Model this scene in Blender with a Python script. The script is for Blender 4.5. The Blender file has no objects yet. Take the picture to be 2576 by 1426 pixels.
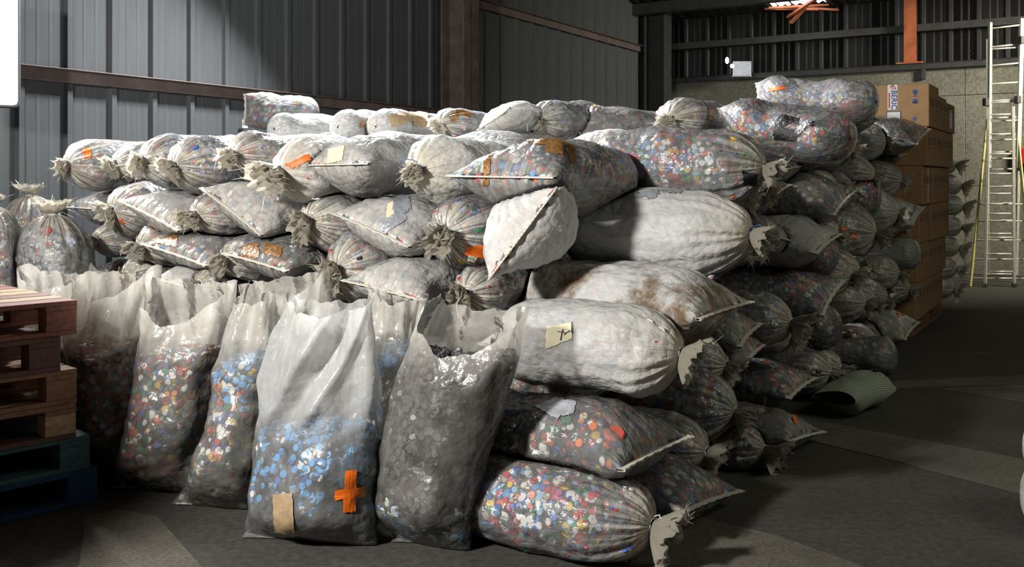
import bpy, bmesh, math, random
import numpy as np
from mathutils import Vector, Matrix
from mathutils.bvhtree import BVHTree

# ------------------------------------------------------------------ camera, world, lights, exposure
sc = bpy.context.scene
COL = sc.collection
F, CX, HY, CZ = 2450.0, 1288.0, 455.0, 1.5          # focal length in px, principal column, horizon row, eye height
cam_data = bpy.data.cameras.new('camera')
cam = bpy.data.objects.new('camera', cam_data)
COL.objects.link(cam)
cam.location = (0, 0, CZ)
cam.rotation_euler = (math.radians(90), 0, 0)
cam_data.sensor_width = 36.0
cam_data.lens = 36.0 * F / 2576.0
cam_data.shift_y = -(713.0 - HY) / 2576.0
cam_data.clip_end = 200
sc.camera = cam

vs = sc.view_settings
sc.display_settings.display_device = 'sRGB'
vs.view_transform = 'Standard'
vs.look = 'None'
vs.gamma = 1.0
vs.use_curve_mapping = False
vs.exposure = 0.0
cy = sc.cycles
cy.max_bounces = 5
cy.diffuse_bounces = 2
cy.glossy_bounces = 2
cy.transmission_bounces = 2
cy.transparent_max_bounces = 7
cy.use_adaptive_sampling = True
cy.adaptive_threshold = 0.04
cy.adaptive_min_samples = 12
cy.use_denoising = True
cy.caustics_reflective = False
cy.caustics_refractive = False
cy.sample_clamp_indirect = 4.0

wd = bpy.data.worlds.new('world')
sc.world = wd
wd.use_nodes = True
wd.node_tree.nodes['Background'].inputs[0].default_value = (0.80, 0.86, 1.0, 1)
wd.node_tree.nodes['Background'].inputs[1].default_value = 0.05

def area_light(name, loc, target, size, energy, color=(1, 1, 1), size_y=None, spread=None):
    l = bpy.data.lights.new(name, 'AREA')
    l.energy = energy
    l.color = color
    l.size = size
    if size_y:
        l.shape = 'RECTANGLE'
        l.size_y = size_y
    if spread:
        l.spread = math.radians(spread)
    o = bpy.data.objects.new(name, l)
    COL.objects.link(o)
    o.location = loc
    o.rotation_euler = (Vector(target) - Vector(loc)).to_track_quat('-Z', 'Y').to_euler()
    return o

# hall lamp on the left, just outside the frame: the key light
area_light('hall_lamp_left', (-2.95, 1.0, 2.9), (0.1, 4.6, 0.9), 0.35, 330, (1.0, 0.97, 0.93))
# hall lamp high by the left wall, just above the frame
area_light('hall_lamp_wall', (-1.5, 9.2, 4.25), (-0.9, 7.2, 1.8), 0.5, 560, (0.96, 0.975, 1.0), spread=150)
# tall lit panel at the left picture edge (its housing is built further down)
area_light('panel_light', (-3.48, 6.7, 2.45), (-1.7, 6.1, 1.95), 0.3, 52, (1.0, 0.98, 0.93), size_y=0.8, spread=95)
# added fill light without a visible source, brightens the concrete wall and ladder
area_light('back_wall_fill', (9.6, 11.0, 4.4), (6.6, 16.0, 2.2), 1.0, 190, (1.0, 0.93, 0.76), spread=100)
# soft fill light added over the aisle to lift the dark right flank
area_light('flank_fill', (5.2, 3.6, 3.9), (2.4, 7.0, 0.6), 2.0, 50, (0.97, 0.96, 0.78))
# ------------------------------------------------------------------ directions of the hall
UX = np.array([-0.8514, 0.5245, 0.0])     # along the front face of the heap, to the left
VX = np.array([0.5245, 0.8514, 0.0])      # along the right flank, to the back
ZX = np.array([0.0, 0.0, 1.0])
OX = np.array([0.71, 4.22, 0.0])          # near corner of the heap on the floor
CAMP = np.array([0.0, 0.0, CZ])
rng = np.random.RandomState(7)
random.seed(7)

def at(px, py, d):
    return np.array([(px - CX) / F * d, d, CZ - (py - HY) / F * d])

def floor_at(px, py):
    d = F * CZ / (py - HY)
    return np.array([(px - CX) / F * d, d, 0.0])

def depth_front(px, off=0.0):
    m = (px - CX) / F
    o = OX + VX * off
    t = (o[0] - m * o[1]) / (0.8514 + m * 0.5245)
    return o[1] + 0.5245 * t

def depth_right(px, off=0.0):
    m = (px - CX) / F
    o = OX + UX * off
    q = (o[0] - m * o[1]) / (m * 0.8514 - 0.5245)
    return o[1] + 0.8514 * q

# ------------------------------------------------------------------ materials
def nodes_of(name):
    m = bpy.data.materials.new(name)
    m.use_nodes = True
    nt = m.node_tree
    for n in list(nt.nodes):
        nt.nodes.remove(n)
    out = nt.nodes.new('ShaderNodeOutputMaterial')
    return m, nt, out

def N(nt, typ, ins=None, **kw):
    n = nt.nodes.new(typ)
    for k, v in kw.items():
        setattr(n, k, v)
    for k, v in (ins or {}).items():
        s = n.inputs[k]
        if hasattr(v, 'is_output'):
            nt.links.new(v, s)
        else:
            s.default_value = v
    return n

def math_node(nt, op, a, b=None, clamp=False):
    n = N(nt, 'ShaderNodeMath', operation=op, use_clamp=clamp)
    for i, v in enumerate((a, b)):
        if v is None:
            continue
        if hasattr(v, 'is_output'):
            nt.links.new(v, n.inputs[i])
        else:
            n.inputs[i].default_value = v
    return n.outputs[0]

def ramp(nt, fac, stops, interp='LINEAR'):
    n = N(nt, 'ShaderNodeValToRGB')
    nt.links.new(fac, n.inputs[0])
    cr = n.color_ramp
    cr.interpolation = interp
    while len(cr.elements) < len(stops):
        cr.elements.new(0.5)
    for e, (p, c) in zip(cr.elements, stops):
        e.position = p
        e.color = (*c, 1) if len(c) == 3 else c
    return n

def mixc(nt, fac, a, b, blend='MIX'):
    n = N(nt, 'ShaderNodeMix', data_type='RGBA', blend_type=blend)
    for s, v in ((n.inputs[0], fac), (n.inputs[6], a), (n.inputs[7], b)):
        if hasattr(v, 'is_output'):
            nt.links.new(v, s)
        else:
            s.default_value = v if not isinstance(v, tuple) or len(v) == 4 else (*v, 1)
    return n.outputs[2]

def plain(name, color, rough=0.6, var=0.15, scale=12.0, metallic=0.0, bump=0.0, stretch=(1, 1, 1), spec=0.5, emit=None, estr=0.0):
    m, nt, out = nodes_of(name)
    tc = N(nt, 'ShaderNodeTexCoord')
    mp = N(nt, 'ShaderNodeMapping', {'Vector': tc.outputs['Object'], 'Scale': stretch})
    no = N(nt, 'ShaderNodeTexNoise', {'Vector': mp.outputs[0], 'Scale': scale, 'Detail': 5.0, 'Roughness': 0.6})
    c2 = tuple(c * (1 - var) for c in color)
    c3 = tuple(min(1, c * (1 + var)) for c in color)
    cr = ramp(nt, no.outputs[0], [(0.3, c2), (0.7, c3)])
    p = N(nt, 'ShaderNodeBsdfPrincipled', {'Base Color': cr.outputs[0], 'Roughness': rough, 'Metallic': metallic, 'Specular IOR Level': spec})
    if emit:
        p.inputs['Emission Color'].default_value = (*emit, 1)
        p.inputs['Emission Strength'].default_value = estr
    if bump:
        b = N(nt, 'ShaderNodeBump', {'Height': no.outputs[0], 'Strength': bump, 'Distance': 0.01})
        nt.links.new(b.outputs[0], p.inputs['Normal'])
    nt.links.new(p.outputs[0], out.inputs[0])
    return m

FILM = {}
def film_mat(opacity=0.45, tint=(0.86, 0.86, 0.84), gloss=0.7, rough=0.24, dirt=0.0, weave=False):
    """Woven polypropylene film: partly clear, milky where it is gathered, with a crinkled sheen."""
    key = (opacity, tint, gloss, rough, dirt, weave)
    if key in FILM:
        return FILM[key]
    m, nt, out = nodes_of('sack_film')
    tc = N(nt, 'ShaderNodeTexCoord')
    uv = N(nt, 'ShaderNodeUVMap', uv_map='wrap')
    ga = N(nt, 'ShaderNodeAttribute', attribute_name='gather')
    # streaks that run along the sack and bunch up at the tied neck
    ms = N(nt, 'ShaderNodeMapping', {'Vector': uv.outputs[0], 'Scale': (44, 2.0, 1)})
    st = N(nt, 'ShaderNodeTexNoise', {'Vector': ms.outputs[0], 'Scale': 1.0, 'Detail': 2.0})
    streak = ramp(nt, st.outputs[0], [(0.44, (0, 0, 0)), (0.57, (1, 1, 1))])
    big = N(nt, 'ShaderNodeTexNoise', {'Vector': tc.outputs['Object'], 'Scale': 7.0, 'Detail': 3.0, 'Roughness': 0.65})
    op = math_node(nt, 'MULTIPLY', streak.outputs[0], ga.outputs['Fac'])
    op = math_node(nt, 'MULTIPLY', op, 0.22 if weave else 1.0)
    op = math_node(nt, 'ADD', op, math_node(nt, 'MULTIPLY', ga.outputs['Fac'], 0.95 if weave else 0.06))
    op = math_node(nt, 'ADD', op, opacity)
    op = math_node(nt, 'ADD', op, math_node(nt, 'MULTIPLY', math_node(nt, 'SUBTRACT', big.outputs[0], 0.5), 0.35), clamp=True)
    col = mixc(nt, ga.outputs['Fac'], tint, tint if weave else (0.86, 0.79, 0.64))
    if dirt > 0:
        dn = N(nt, 'ShaderNodeTexNoise', {'Vector': tc.outputs['Object'], 'Scale': 4.0, 'Detail': 7.0, 'Roughness': 0.7})
        dr = ramp(nt, dn.outputs[0], [(0.44, (0, 0, 0)), (0.60, (1, 1, 1))])
        col = mixc(nt, math_node(nt, 'MULTIPLY', dr.outputs[0], dirt), col, (0.27, 0.18, 0.10))
    # fine relief
    mw = N(nt, 'ShaderNodeMapping', {'Vector': uv.outputs[0], 'Scale': (11, 4, 1) if weave else (26, 6, 1)})
    wr = N(nt, 'ShaderNodeTexNoise', {'Vector': mw.outputs[0], 'Scale': 1.0, 'Detail': 3.0, 'Distortion': 0.8})
    vo = N(nt, 'ShaderNodeTexVoronoi', {'Vector': tc.outputs['Object'], 'Scale': 27.0}, feature='F1')
    fi = N(nt, 'ShaderNodeTexNoise', {'Vector': tc.outputs['Object'], 'Scale': 60.0, 'Detail': 2.0})
    h = math_node(nt, 'ADD', math_node(nt, 'MULTIPLY', wr.outputs[0], 0.9), math_node(nt, 'MULTIPLY', vo.outputs[0], -0.55))
    h = math_node(nt, 'ADD', h, math_node(nt, 'MULTIPLY', fi.outputs[0], 0.30))
    if weave:
        h = math_node(nt, 'MULTIPLY', h, 0.55)
    bp = N(nt, 'ShaderNodeBump', {'Height': h, 'Strength': 0.75, 'Distance': 0.016})
    di = N(nt, 'ShaderNodeBsdfDiffuse', {'Color': col, 'Normal': bp.outputs[0]})
    tl = N(nt, 'ShaderNodeBsdfTranslucent', {'Color': col, 'Normal': bp.outputs[0]})
    body = N(nt, 'ShaderNodeMixShader', {0: 0.36, 1: di.outputs[0], 2: tl.outputs[0]})
    tr = N(nt, 'ShaderNodeBsdfTransparent', {'Color': (0.93, 0.93, 0.92, 1)})
    mt = N(nt, 'ShaderNodeMixShader', {0: op, 1: tr.outputs[0], 2: body.outputs[0]})
    gl = N(nt, 'ShaderNodeBsdfGlossy', {'Color': (1, 1, 1, 1), 'Roughness': rough, 'Normal': bp.outputs[0]})
    fr = N(nt, 'ShaderNodeFresnel', {'IOR': 1.45, 'Normal': bp.outputs[0]})
    fin = N(nt, 'ShaderNodeMixShader', {0: math_node(nt, 'MULTIPLY', fr.outputs[0], gloss), 1: mt.outputs[0], 2: gl.outputs[0]})
    nt.links.new(fin.outputs[0], out.inputs[0])
    FILM[key] = m
    return m

# colours of the plastic caps
WHITE, GREY = (0.80, 0.80, 0.78), (0.16, 0.16, 0.165)
PAL = {
    'mix': [((0.82, 0.82, 0.80), 24), ((0.05, 0.13, 0.48), 12), ((0.10, 0.30, 0.62), 8), ((0.56, 0.04, 0.05), 15), ((0.03, 0.22, 0.08), 10), ((0.05, 0.06, 0.07), 9),
            ((0.75, 0.50, 0.03), 6), ((0.72, 0.16, 0.04), 7), ((0.62, 0.10, 0.24), 5), ((0.32, 0.55, 0.72), 6), ((0.40, 0.34, 0.28), 6)],
    'pale': [((0.84, 0.84, 0.82), 48), ((0.55, 0.62, 0.75), 14), ((0.74, 0.46, 0.44), 14), ((0.10, 0.22, 0.60), 7), ((0.64, 0.10, 0.10), 7), ((0.45, 0.62, 0.45), 6), ((0.78, 0.70, 0.45), 6)],
    'blue': [((0.09, 0.36, 0.72), 50), ((0.16, 0.46, 0.78), 20), ((0.80, 0.80, 0.80), 10), ((0.10, 0.11, 0.12), 12), ((0.05, 0.14, 0.48), 8)],
    'grey': [((0.055, 0.055, 0.058), 50), ((0.10, 0.10, 0.10), 30), ((0.03, 0.03, 0.033), 20)],
    'red': [((0.80, 0.80, 0.78), 22), ((0.52, 0.05, 0.05), 26), ((0.05, 0.07, 0.09), 20), ((0.10, 0.20, 0.45), 9), ((0.03, 0.18, 0.08), 11), ((0.66, 0.20, 0.07), 8), ((0.70, 0.50, 0.06), 4)],
    'dark': [((0.75, 0.75, 0.73), 17), ((0.36, 0.04, 0.05), 17), ((0.05, 0.06, 0.07), 24), ((0.05, 0.10, 0.30), 15), ((0.03, 0.15, 0.07), 15), ((0.55, 0.36, 0.05), 5), ((0.60, 0.18, 0.05), 7)],
    'disc': [((0.60, 0.62, 0.64), 46), ((0.46, 0.50, 0.55), 26), ((0.72, 0.70, 0.62), 12), ((0.55, 0.12, 0.10), 8), ((0.30, 0.42, 0.58), 8)],
    'cool': [((0.80, 0.81, 0.83), 40), ((0.05, 0.12, 0.45), 22), ((0.20, 0.36, 0.66), 14), ((0.60, 0.06, 0.10), 10), ((0.06, 0.24, 0.12), 7), ((0.74, 0.58, 0.08), 7)],
}
def draw_colors(n, pal, r):
    cs = np.array([c for c, w in PAL[pal]])
    w = np.array([w for c, w in PAL[pal]], float)
    c = cs[r.choice(len(cs), n, p=w / w.sum())]
    return np.clip(c * r.uniform(0.8, 1.15, (n, 1)), 0, 1)

def make_cap_mat():
    m, nt, out = nodes_of('cap_plastic')
    a = N(nt, 'ShaderNodeAttribute', attribute_name='tone')
    p = N(nt, 'ShaderNodeBsdfPrincipled', {'Base Color': a.outputs['Color'], 'Roughness': 0.42})
    nt.links.new(p.outputs[0], out.inputs[0])
    return m
M_CAP = make_cap_mat()

CORE = {}
def core_mat(pal):
    """Packed caps seen deep in a sack: one colour per cell, dark joints."""
    if pal in CORE:
        return CORE[pal]
    m, nt, out = nodes_of('packed_caps')
    tc = N(nt, 'ShaderNodeTexCoord')
    vo = N(nt, 'ShaderNodeTexVoronoi', {'Vector': tc.outputs['Object'], 'Scale': 27.0, 'Randomness': 0.9})
    sp = N(nt, 'ShaderNodeSeparateColor', {0: vo.outputs['Color']})
    stops, acc = [], 0.0
    tot = sum(w for c, w in PAL[pal])
    for c, w in PAL[pal]:
        stops.append((acc / tot, c))
        acc += w
    cr = ramp(nt, sp.outputs[0], stops, 'CONSTANT')
    dk = ramp(nt, vo.outputs['Distance'], [(0.42, (1, 1, 1)), (0.62, (0.12, 0.12, 0.12))])
    col = mixc(nt, 1.0, cr.outputs[0], dk.outputs[0], 'MULTIPLY')
    bp = N(nt, 'ShaderNodeBump', {'Height': vo.outputs['Distance'], 'Strength': 0.6, 'Distance': -0.01})
    p = N(nt, 'ShaderNodeBsdfPrincipled', {'Base Color': col, 'Roughness': 0.55, 'Normal': bp.outputs[0]})
    nt.links.new(p.outputs[0], out.inputs[0])
    CORE[pal] = m
    return m

M = {}
M['orange_tape'] = plain('orange_tape', (0.90, 0.17, 0.01), 0.45, 0.10, 30, bump=0.4)
M['brown_tape'] = plain('brown_tape', (0.30, 0.15, 0.05), 0.16, 0.35, 40, bump=0.9, spec=0.8)
M['card_patch'] = plain('card_patch', (0.42, 0.30, 0.17), 0.6, 0.2, 25, bump=0.4)
M['black_tape'] = plain('black_tape', (0.012, 0.012, 0.013), 0.3, 0.4, 40, bump=0.9)
M['silver_tape'] = plain('silver_tape', (0.50, 0.52, 0.57), 0.3, 0.15, 30, metallic=0.35, bump=0.9)
M['grey_tape'] = plain('grey_tape', (0.30, 0.32, 0.35), 0.35, 0.2, 30, bump=0.8)
M['paper'] = plain('paper_label', (0.80, 0.74, 0.52), 0.7, 0.06, 20)
M['peach_paper'] = plain('peach_paper_label', (0.86, 0.66, 0.48), 0.7, 0.05, 20)
M['white_cap'] = plain('white_lid', (0.8, 0.8, 0.78), 0.45, 0.05)
M['red_cap'] = plain('red_lid', (0.55, 0.10, 0.06), 0.45, 0.08)
M['seam'] = None
M['string'] = plain('string_white', (0.72, 0.74, 0.76), 0.6, 0.1)
M['string_blue'] = plain('string_blue', (0.08, 0.16, 0.42), 0.6, 0.1)
M['steel_red'] = plain('rust_primer_steel', (0.155, 0.115, 0.105), 0.65, 0.3, 6, bump=0.15)
M['steel_orange'] = plain('orange_primer_steel', (0.42, 0.12, 0.045), 0.6, 0.3, 7, bump=0.15)
M['steel_dark'] = plain('dark_steel', (0.04, 0.041, 0.041), 0.55, 0.3, 9)
M['alu'] = plain('aluminium', (0.62, 0.62, 0.54), 0.38, 0.15, 18, metallic=0.35)
M['alu_yellow'] = plain('yellowed_aluminium', (0.62, 0.55, 0.22), 0.45, 0.2, 18, metallic=0.2)
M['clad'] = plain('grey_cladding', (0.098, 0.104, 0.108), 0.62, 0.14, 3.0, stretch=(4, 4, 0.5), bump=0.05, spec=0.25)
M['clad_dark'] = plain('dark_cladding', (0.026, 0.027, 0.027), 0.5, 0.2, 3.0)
M['roof'] = plain('roof_sheet', (0.030, 0.029, 0.025), 0.7, 0.35, 1.6)
M['card'] = plain('cardboard', (0.40, 0.235, 0.105), 0.75, 0.12, 9, bump=0.1)
M['print_grey'] = plain('grey_print', (0.22, 0.14, 0.075), 0.8, 0.1)
M['print_blue'] = plain('blue_print', (0.06, 0.10, 0.30), 0.7, 0.1)
M['print_red'] = plain('red_print', (0.55, 0.03, 0.04), 0.7, 0.1)
M['label_white'] = plain('white_label', (0.78, 0.77, 0.74), 0.5, 0.05)
M['red_thing'] = plain('red_paint', (0.45, 0.02, 0.02), 0.4, 0.1)
M['white_woven'] = plain('white_woven', (0.72, 0.70, 0.67), 0.6, 0.1, 30, bump=0.5)

def seam_mat():
    m, nt, out = nodes_of('stitched_hem')
    uv = N(nt, 'ShaderNodeUVMap', uv_map='wrap')
    wa = N(nt, 'ShaderNodeTexWave', {'Vector': uv.outputs[0], 'Scale': 14.0, 'Distortion': 1.5})
    cr = ramp(nt, wa.outputs['Fac'], [(0.25, (0.60, 0.55, 0.45)), (0.5, (0.82, 0.79, 0.70))])
    p = N(nt, 'ShaderNodeBsdfPrincipled', {'Base Color': cr.outputs[0], 'Roughness': 0.6})
    nt.links.new(p.outputs[0], out.inputs[0])
    return m
M['seam'] = seam_mat()

def concrete(name, c1, c2, scale=1.6, bump=0.25, speck=0.0):
    m, nt, out = nodes_of(name)
    tc = N(nt, 'ShaderNodeTexCoord')
    n1 = N(nt, 'ShaderNodeTexNoise', {'Vector': tc.outputs['Object'], 'Scale': scale, 'Detail': 9.0, 'Roughness': 0.68})
    n2 = N(nt, 'ShaderNodeTexNoise', {'Vector': tc.outputs['Object'], 'Scale': scale * 28, 'Detail': 4.0})
    cr = ramp(nt, n1.outputs[0], [(0.32, c1), (0.68, c2)])
    f2 = ramp(nt, n2.outputs[0], [(0.35, (0.72, 0.72, 0.72)), (0.65, (1.12, 1.12, 1.12))])
    col = mixc(nt, 1.0, cr.outputs[0], f2.outputs[0], 'MULTIPLY')
    bp = N(nt, 'ShaderNodeBump', {'Height': n2.outputs[0], 'Strength': bump, 'Distance': 0.006})
    p = N(nt, 'ShaderNodeBsdfPrincipled', {'Base Color': col, 'Roughness': 0.78, 'Normal': bp.outputs[0], 'Specular IOR Level': 0.35})
    nt.links.new(p.outputs[0], out.inputs[0])
    return m
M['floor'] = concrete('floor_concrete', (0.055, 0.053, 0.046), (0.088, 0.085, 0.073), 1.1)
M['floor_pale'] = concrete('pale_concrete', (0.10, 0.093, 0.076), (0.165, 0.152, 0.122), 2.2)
M['wall_conc'] = concrete('wall_concrete', (0.13, 0.13, 0.105), (0.24, 0.235, 0.19), 0.9)

def wood(name, color, var=0.3):
    return plain(name, color, 0.7, var, 5.0, stretch=(1.0, 9.0, 9.0), bump=0.3)
M['wood_red'] = wood('red_stained_wood', (0.24, 0.095, 0.07))
M['wood_brown'] = wood('brown_wood', (0.26, 0.135, 0.075))
M['wood_dark'] = wood('dark_wood', (0.12, 0.060, 0.050))
M['wood_pale'] = wood('pale_wood', (0.46, 0.31, 0.18))
M['wood_green'] = wood('green_painted_wood', (0.06, 0.13, 0.135))
M['wood_blue'] = wood('blue_painted_wood', (0.02, 0.055, 0.14))

# ------------------------------------------------------------------ object helpers
def mesh_np(name, V, faces_list, mat, parent=None, smooth=True, origin=None):
    """faces_list: list of (m,k) integer arrays."""
    me = bpy.data.meshes.new(name)
    V = np.asarray(V, np.float64)
    if origin is not None:
        V = V - origin
    me.vertices.add(len(V))
    me.vertices.foreach_set('co', V.astype(np.float32).ravel())
    fl = [np.asarray(f, np.int32) for f in faces_list if len(f)]
    loops = np.concatenate([f.ravel() for f in fl])
    tot = np.concatenate([np.full(len(f), f.shape[1], np.int32) for f in fl])
    start = np.concatenate([[0], np.cumsum(tot)[:-1]]).astype(np.int32)
    me.loops.add(len(loops))
    me.loops.foreach_set('vertex_index', loops)
    me.polygons.add(len(tot))
    me.polygons.foreach_set('loop_start', start)
    me.polygons.foreach_set('loop_total', tot)
    me.polygons.foreach_set('use_smooth', np.full(len(tot), smooth))
    me.update(calc_edges=True)
    for mm in (mat if isinstance(mat, (list, tuple)) else [mat]):
        me.materials.append(mm)
    o = bpy.data.objects.new(name, me)
    COL.objects.link(o)
    if parent is not None:
        o.parent = parent
        if origin is None:
            o.matrix_parent_inverse = parent.matrix_world.inverted() if False else Matrix.Identity(4)
    return o

def bm_obj(name, bm, mat, parent=None, smooth=False, loc=(0, 0, 0)):
    me = bpy.data.meshes.new(name)
    bm.normal_update()
    bm.to_mesh(me)
    bm.free()
    me.materials.append(mat)
    if smooth:
        me.polygons.foreach_set('use_smooth', [True] * len(me.polygons))
    o = bpy.data.objects.new(name, me)
    COL.objects.link(o)
    o.location = loc
    if parent is not None:
        o.parent = parent
    return o

def empty(name, loc, label, cat, group=None):
    o = bpy.data.objects.new(name, None)
    o.empty_display_size = 0.1
    COL.objects.link(o)
    o.location = loc
    o['label'] = label
    o['category'] = cat
    if group:
        o['group'] = group
    return o

def add_box(bm, lo, hi, bevel=0.0, M4=None, jit=0.0):
    c = [(a + b) / 2 for a, b in zip(lo, hi)]
    s = [abs(b - a) for a, b in zip(lo, hi)]
    T = Matrix.Translation(c) @ Matrix.Diagonal((*s, 1))
    if M4 is not None:
        T = M4 @ T
    r = bmesh.ops.create_cube(bm, size=1.0, matrix=T)
    if bevel > 0:
        es = list({e for v in r['verts'] for e in v.link_edges})
        bmesh.ops.bevel(bm, geom=es, offset=bevel, segments=2, affect='EDGES', profile=0.5)

def add_tube(bm, p, q, r, seg=10, r2=None):
    p, q = Vector(p), Vector(q)
    d = q - p
    T = Matrix.Translation((p + q) / 2) @ d.to_track_quat('Z', 'Y').to_matrix().to_4x4()
    bmesh.ops.create_cone(bm, cap_ends=True, segments=seg, radius1=r, radius2=r if r2 is None else r2, depth=d.length, matrix=T)

def structure(o, name=None):
    o['kind'] = 'structure'
    return o

def basis(origin, ex, ey=None, ez=(0, 0, 1)):
    ex = Vector(ex).normalized()
    ez = Vector(ez).normalized()
    ey = ez.cross(ex) if ey is None else Vector(ey)
    m = Matrix((ex, ey, ez)).transposed().to_4x4()
    m.translation = Vector(origin)
    return m

M['pen'] = plain('pen_ink', (0.05, 0.05, 0.06), 0.7, 0.1)
def text_obj(name, s, size, mat, parent, m4):
    cu = bpy.data.curves.new(name, 'FONT')
    cu.body = s
    cu.size = size
    cu.align_x = 'CENTER'; cu.align_y = 'CENTER'
    cu.extrude = 0.0006
    cu.offset = size * 0.012
    t = bpy.data.objects.new(name, cu)
    me = bpy.data.meshes.new_from_object(t)
    bpy.data.objects.remove(t)
    me.materials.clear(); me.materials.append(mat)
    o = bpy.data.objects.new(name, me)
    COL.objects.link(o)
    o.parent = parent
    o.matrix_local = m4
    return o
# ------------------------------------------------------------------ the hall
CORNER = np.array([2.74, 18.5, 0.0])
LW = basis(CORNER, -VX, ey=-UX)                 # left wall: x towards the camera, y into the room
BWL = basis(CORNER, -UX, ey=-VX)                # back wall: x to the right, y into the room

# floor
bm = bmesh.new()
add_box(bm, (-14, -6, -0.15), (18, 26, 0.0))
floor = structure(bm_obj('floor', bm, M['floor']))
def floor_strip(pts):
    g = [floor_at(*p) for p in pts]
    bm = bmesh.new()
    lo = [bm.verts.new((p[0], p[1], -0.01)) for p in g]
    hi = [bm.verts.new((p[0], p[1], 0.0035)) for p in g]
    bm.faces.new(hi)
    n = len(g)
    for i in range(n):
        bm.faces.new((lo[i], lo[(i + 1) % n], hi[(i + 1) % n], hi[i]))
    bmesh.ops.recalc_face_normals(bm, faces=bm.faces)
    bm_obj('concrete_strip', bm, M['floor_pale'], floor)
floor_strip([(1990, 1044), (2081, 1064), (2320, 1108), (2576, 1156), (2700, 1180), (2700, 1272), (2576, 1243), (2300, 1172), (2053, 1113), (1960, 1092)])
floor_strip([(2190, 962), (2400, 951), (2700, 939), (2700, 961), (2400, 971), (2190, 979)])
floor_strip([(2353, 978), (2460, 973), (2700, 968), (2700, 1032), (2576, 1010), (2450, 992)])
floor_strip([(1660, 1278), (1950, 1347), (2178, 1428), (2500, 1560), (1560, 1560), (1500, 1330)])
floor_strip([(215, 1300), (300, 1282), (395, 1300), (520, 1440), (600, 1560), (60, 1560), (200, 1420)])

# walls
def cladding_mesh(width, height, rib=0.03):
    prof = [(0.0, 0.0), (0.018, rib), (0.066, rib), (0.084, 0.0), (0.19, 0.0), (0.20, 0.0016), (0.212, 0.0016), (0.222, 0.0),
            (0.30, 0.0), (0.31, 0.0016), (0.322, 0.0016), (0.332, 0.0), (width - 0.004, 0.0), (width - 0.004, -0.012), (0.0, -0.012)]
    me = bpy.data.meshes.new('cladding_panel')
    n = len(prof)
    vs_ = [(x, y, 0) for x, y in prof] + [(x, y, height) for x, y in prof]
    fs = [(i, (i + 1) % n, n + (i + 1) % n, n + i) for i in range(n)]
    me.from_pydata(vs_, [], fs)
    return me
bm = bmesh.new()
add_box(bm, (-0.3, -0.16, 0), (22.5, -0.02, 6.6), M4=LW)
wall_left = structure(bm_obj('wall_left', bm, M['clad']))
cm = cladding_mesh(0.42, 6.6)
cm.materials.append(M['clad'])
for i in range(53):
    o = bpy.data.objects.new('cladding_panel', cm)
    COL.objects.link(o)
    o.parent = wall_left
    o.matrix_local = LW @ Matrix.Translation((0.02 + i * 0.42, 0, 0))

bm = bmesh.new()
add_box(bm, (-0.4, -0.30, 0), (13.5, -0.02, 3.38), M4=BWL)
wall_back = structure(bm_obj('wall_back', bm, M['wall_conc']))
for (z0, z1) in ((0.0, 1.42), (1.42, 2.88), (2.88, 3.40)):
    for k in range(5):
        bm = bmesh.new()
        add_box(bm, (0.002 + k * 2.68, -0.03, z0 + 0.004), (2.68 * (k + 1) - 0.002, 0.03 + 0.004 * ((k * 7 + int(z0 * 3)) % 3), z1 - 0.003), 0.005, BWL)
        bm_obj('concrete_panel', bm, M['wall_conc'], wall_back)
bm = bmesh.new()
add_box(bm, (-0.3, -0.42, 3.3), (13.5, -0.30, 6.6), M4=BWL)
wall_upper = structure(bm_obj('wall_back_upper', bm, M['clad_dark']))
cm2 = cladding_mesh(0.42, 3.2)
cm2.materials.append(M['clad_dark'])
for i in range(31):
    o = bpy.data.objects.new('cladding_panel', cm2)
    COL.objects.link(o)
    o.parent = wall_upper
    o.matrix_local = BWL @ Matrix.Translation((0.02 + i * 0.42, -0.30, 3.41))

# steel trims
for i, z in enumerate((2.36, 3.90, 5.4)):
    bm = bmesh.new()
    add_box(bm, (0, 0.036, z - 0.055), (22, 0.075, z + 0.055), 0.006, LW)
    add_box(bm, (0, 0.036, z + 0.045), (22, 0.14, z + 0.055), 0.003, LW)
    structure(bm_obj('trim_%d' % (i + 1), bm, M['steel_red']))
bm = bmesh.new()
add_box(bm, (0.3, -0.02, 3.41), (13.5, 0.12, 3.43), M4=BWL)
add_box(bm, (0.3, 0.10, 3.33), (13.5, 0.12, 3.43), M4=BWL)
ledge = structure(bm_obj('trim_4', bm, M['steel_dark']))
for x in (0.2, 2.4, 4.71, 7.4):
    bm = bmesh.new()
    add_box(bm, (x, 0.05, 3.16), (x + 0.07, 0.11, 3.34), 0.005, BWL)
    bm_obj('bracket', bm, M['steel_dark'], ledge)

def h_column(name, base, mat, w, dpt, h, ex):
    m4 = basis(base, ex)
    bm = bmesh.new()
    t = 0.025
    add_box(bm, (-w / 2, -dpt / 2, 0), (w / 2, -dpt / 2 + t, h), 0.003, m4)
    add_box(bm, (-w / 2, dpt / 2 - t, 0), (w / 2, dpt / 2, h), 0.003, m4)
    add_box(bm, (-t / 2, -dpt / 2, 0), (t / 2, dpt / 2, h), 0.003, m4)
    return structure(bm_obj(name, bm, mat))
h_column('trim_5', CORNER - VX * 6.95 - UX * 0.28, M['steel_red'], 0.34, 0.36, 6.4, VX)
h_column('trim_6', CORNER - VX * 0.75 - UX * 0.35, M['steel_dark'], 0.34, 0.40, 6.4, VX)
bm = bmesh.new()
add_box(bm, (0, -0.30, 3.98), (13.5, -0.10, 4.10), 0.004, BWL)
structure(bm_obj('trim_8', bm, M['steel_dark']))
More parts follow.
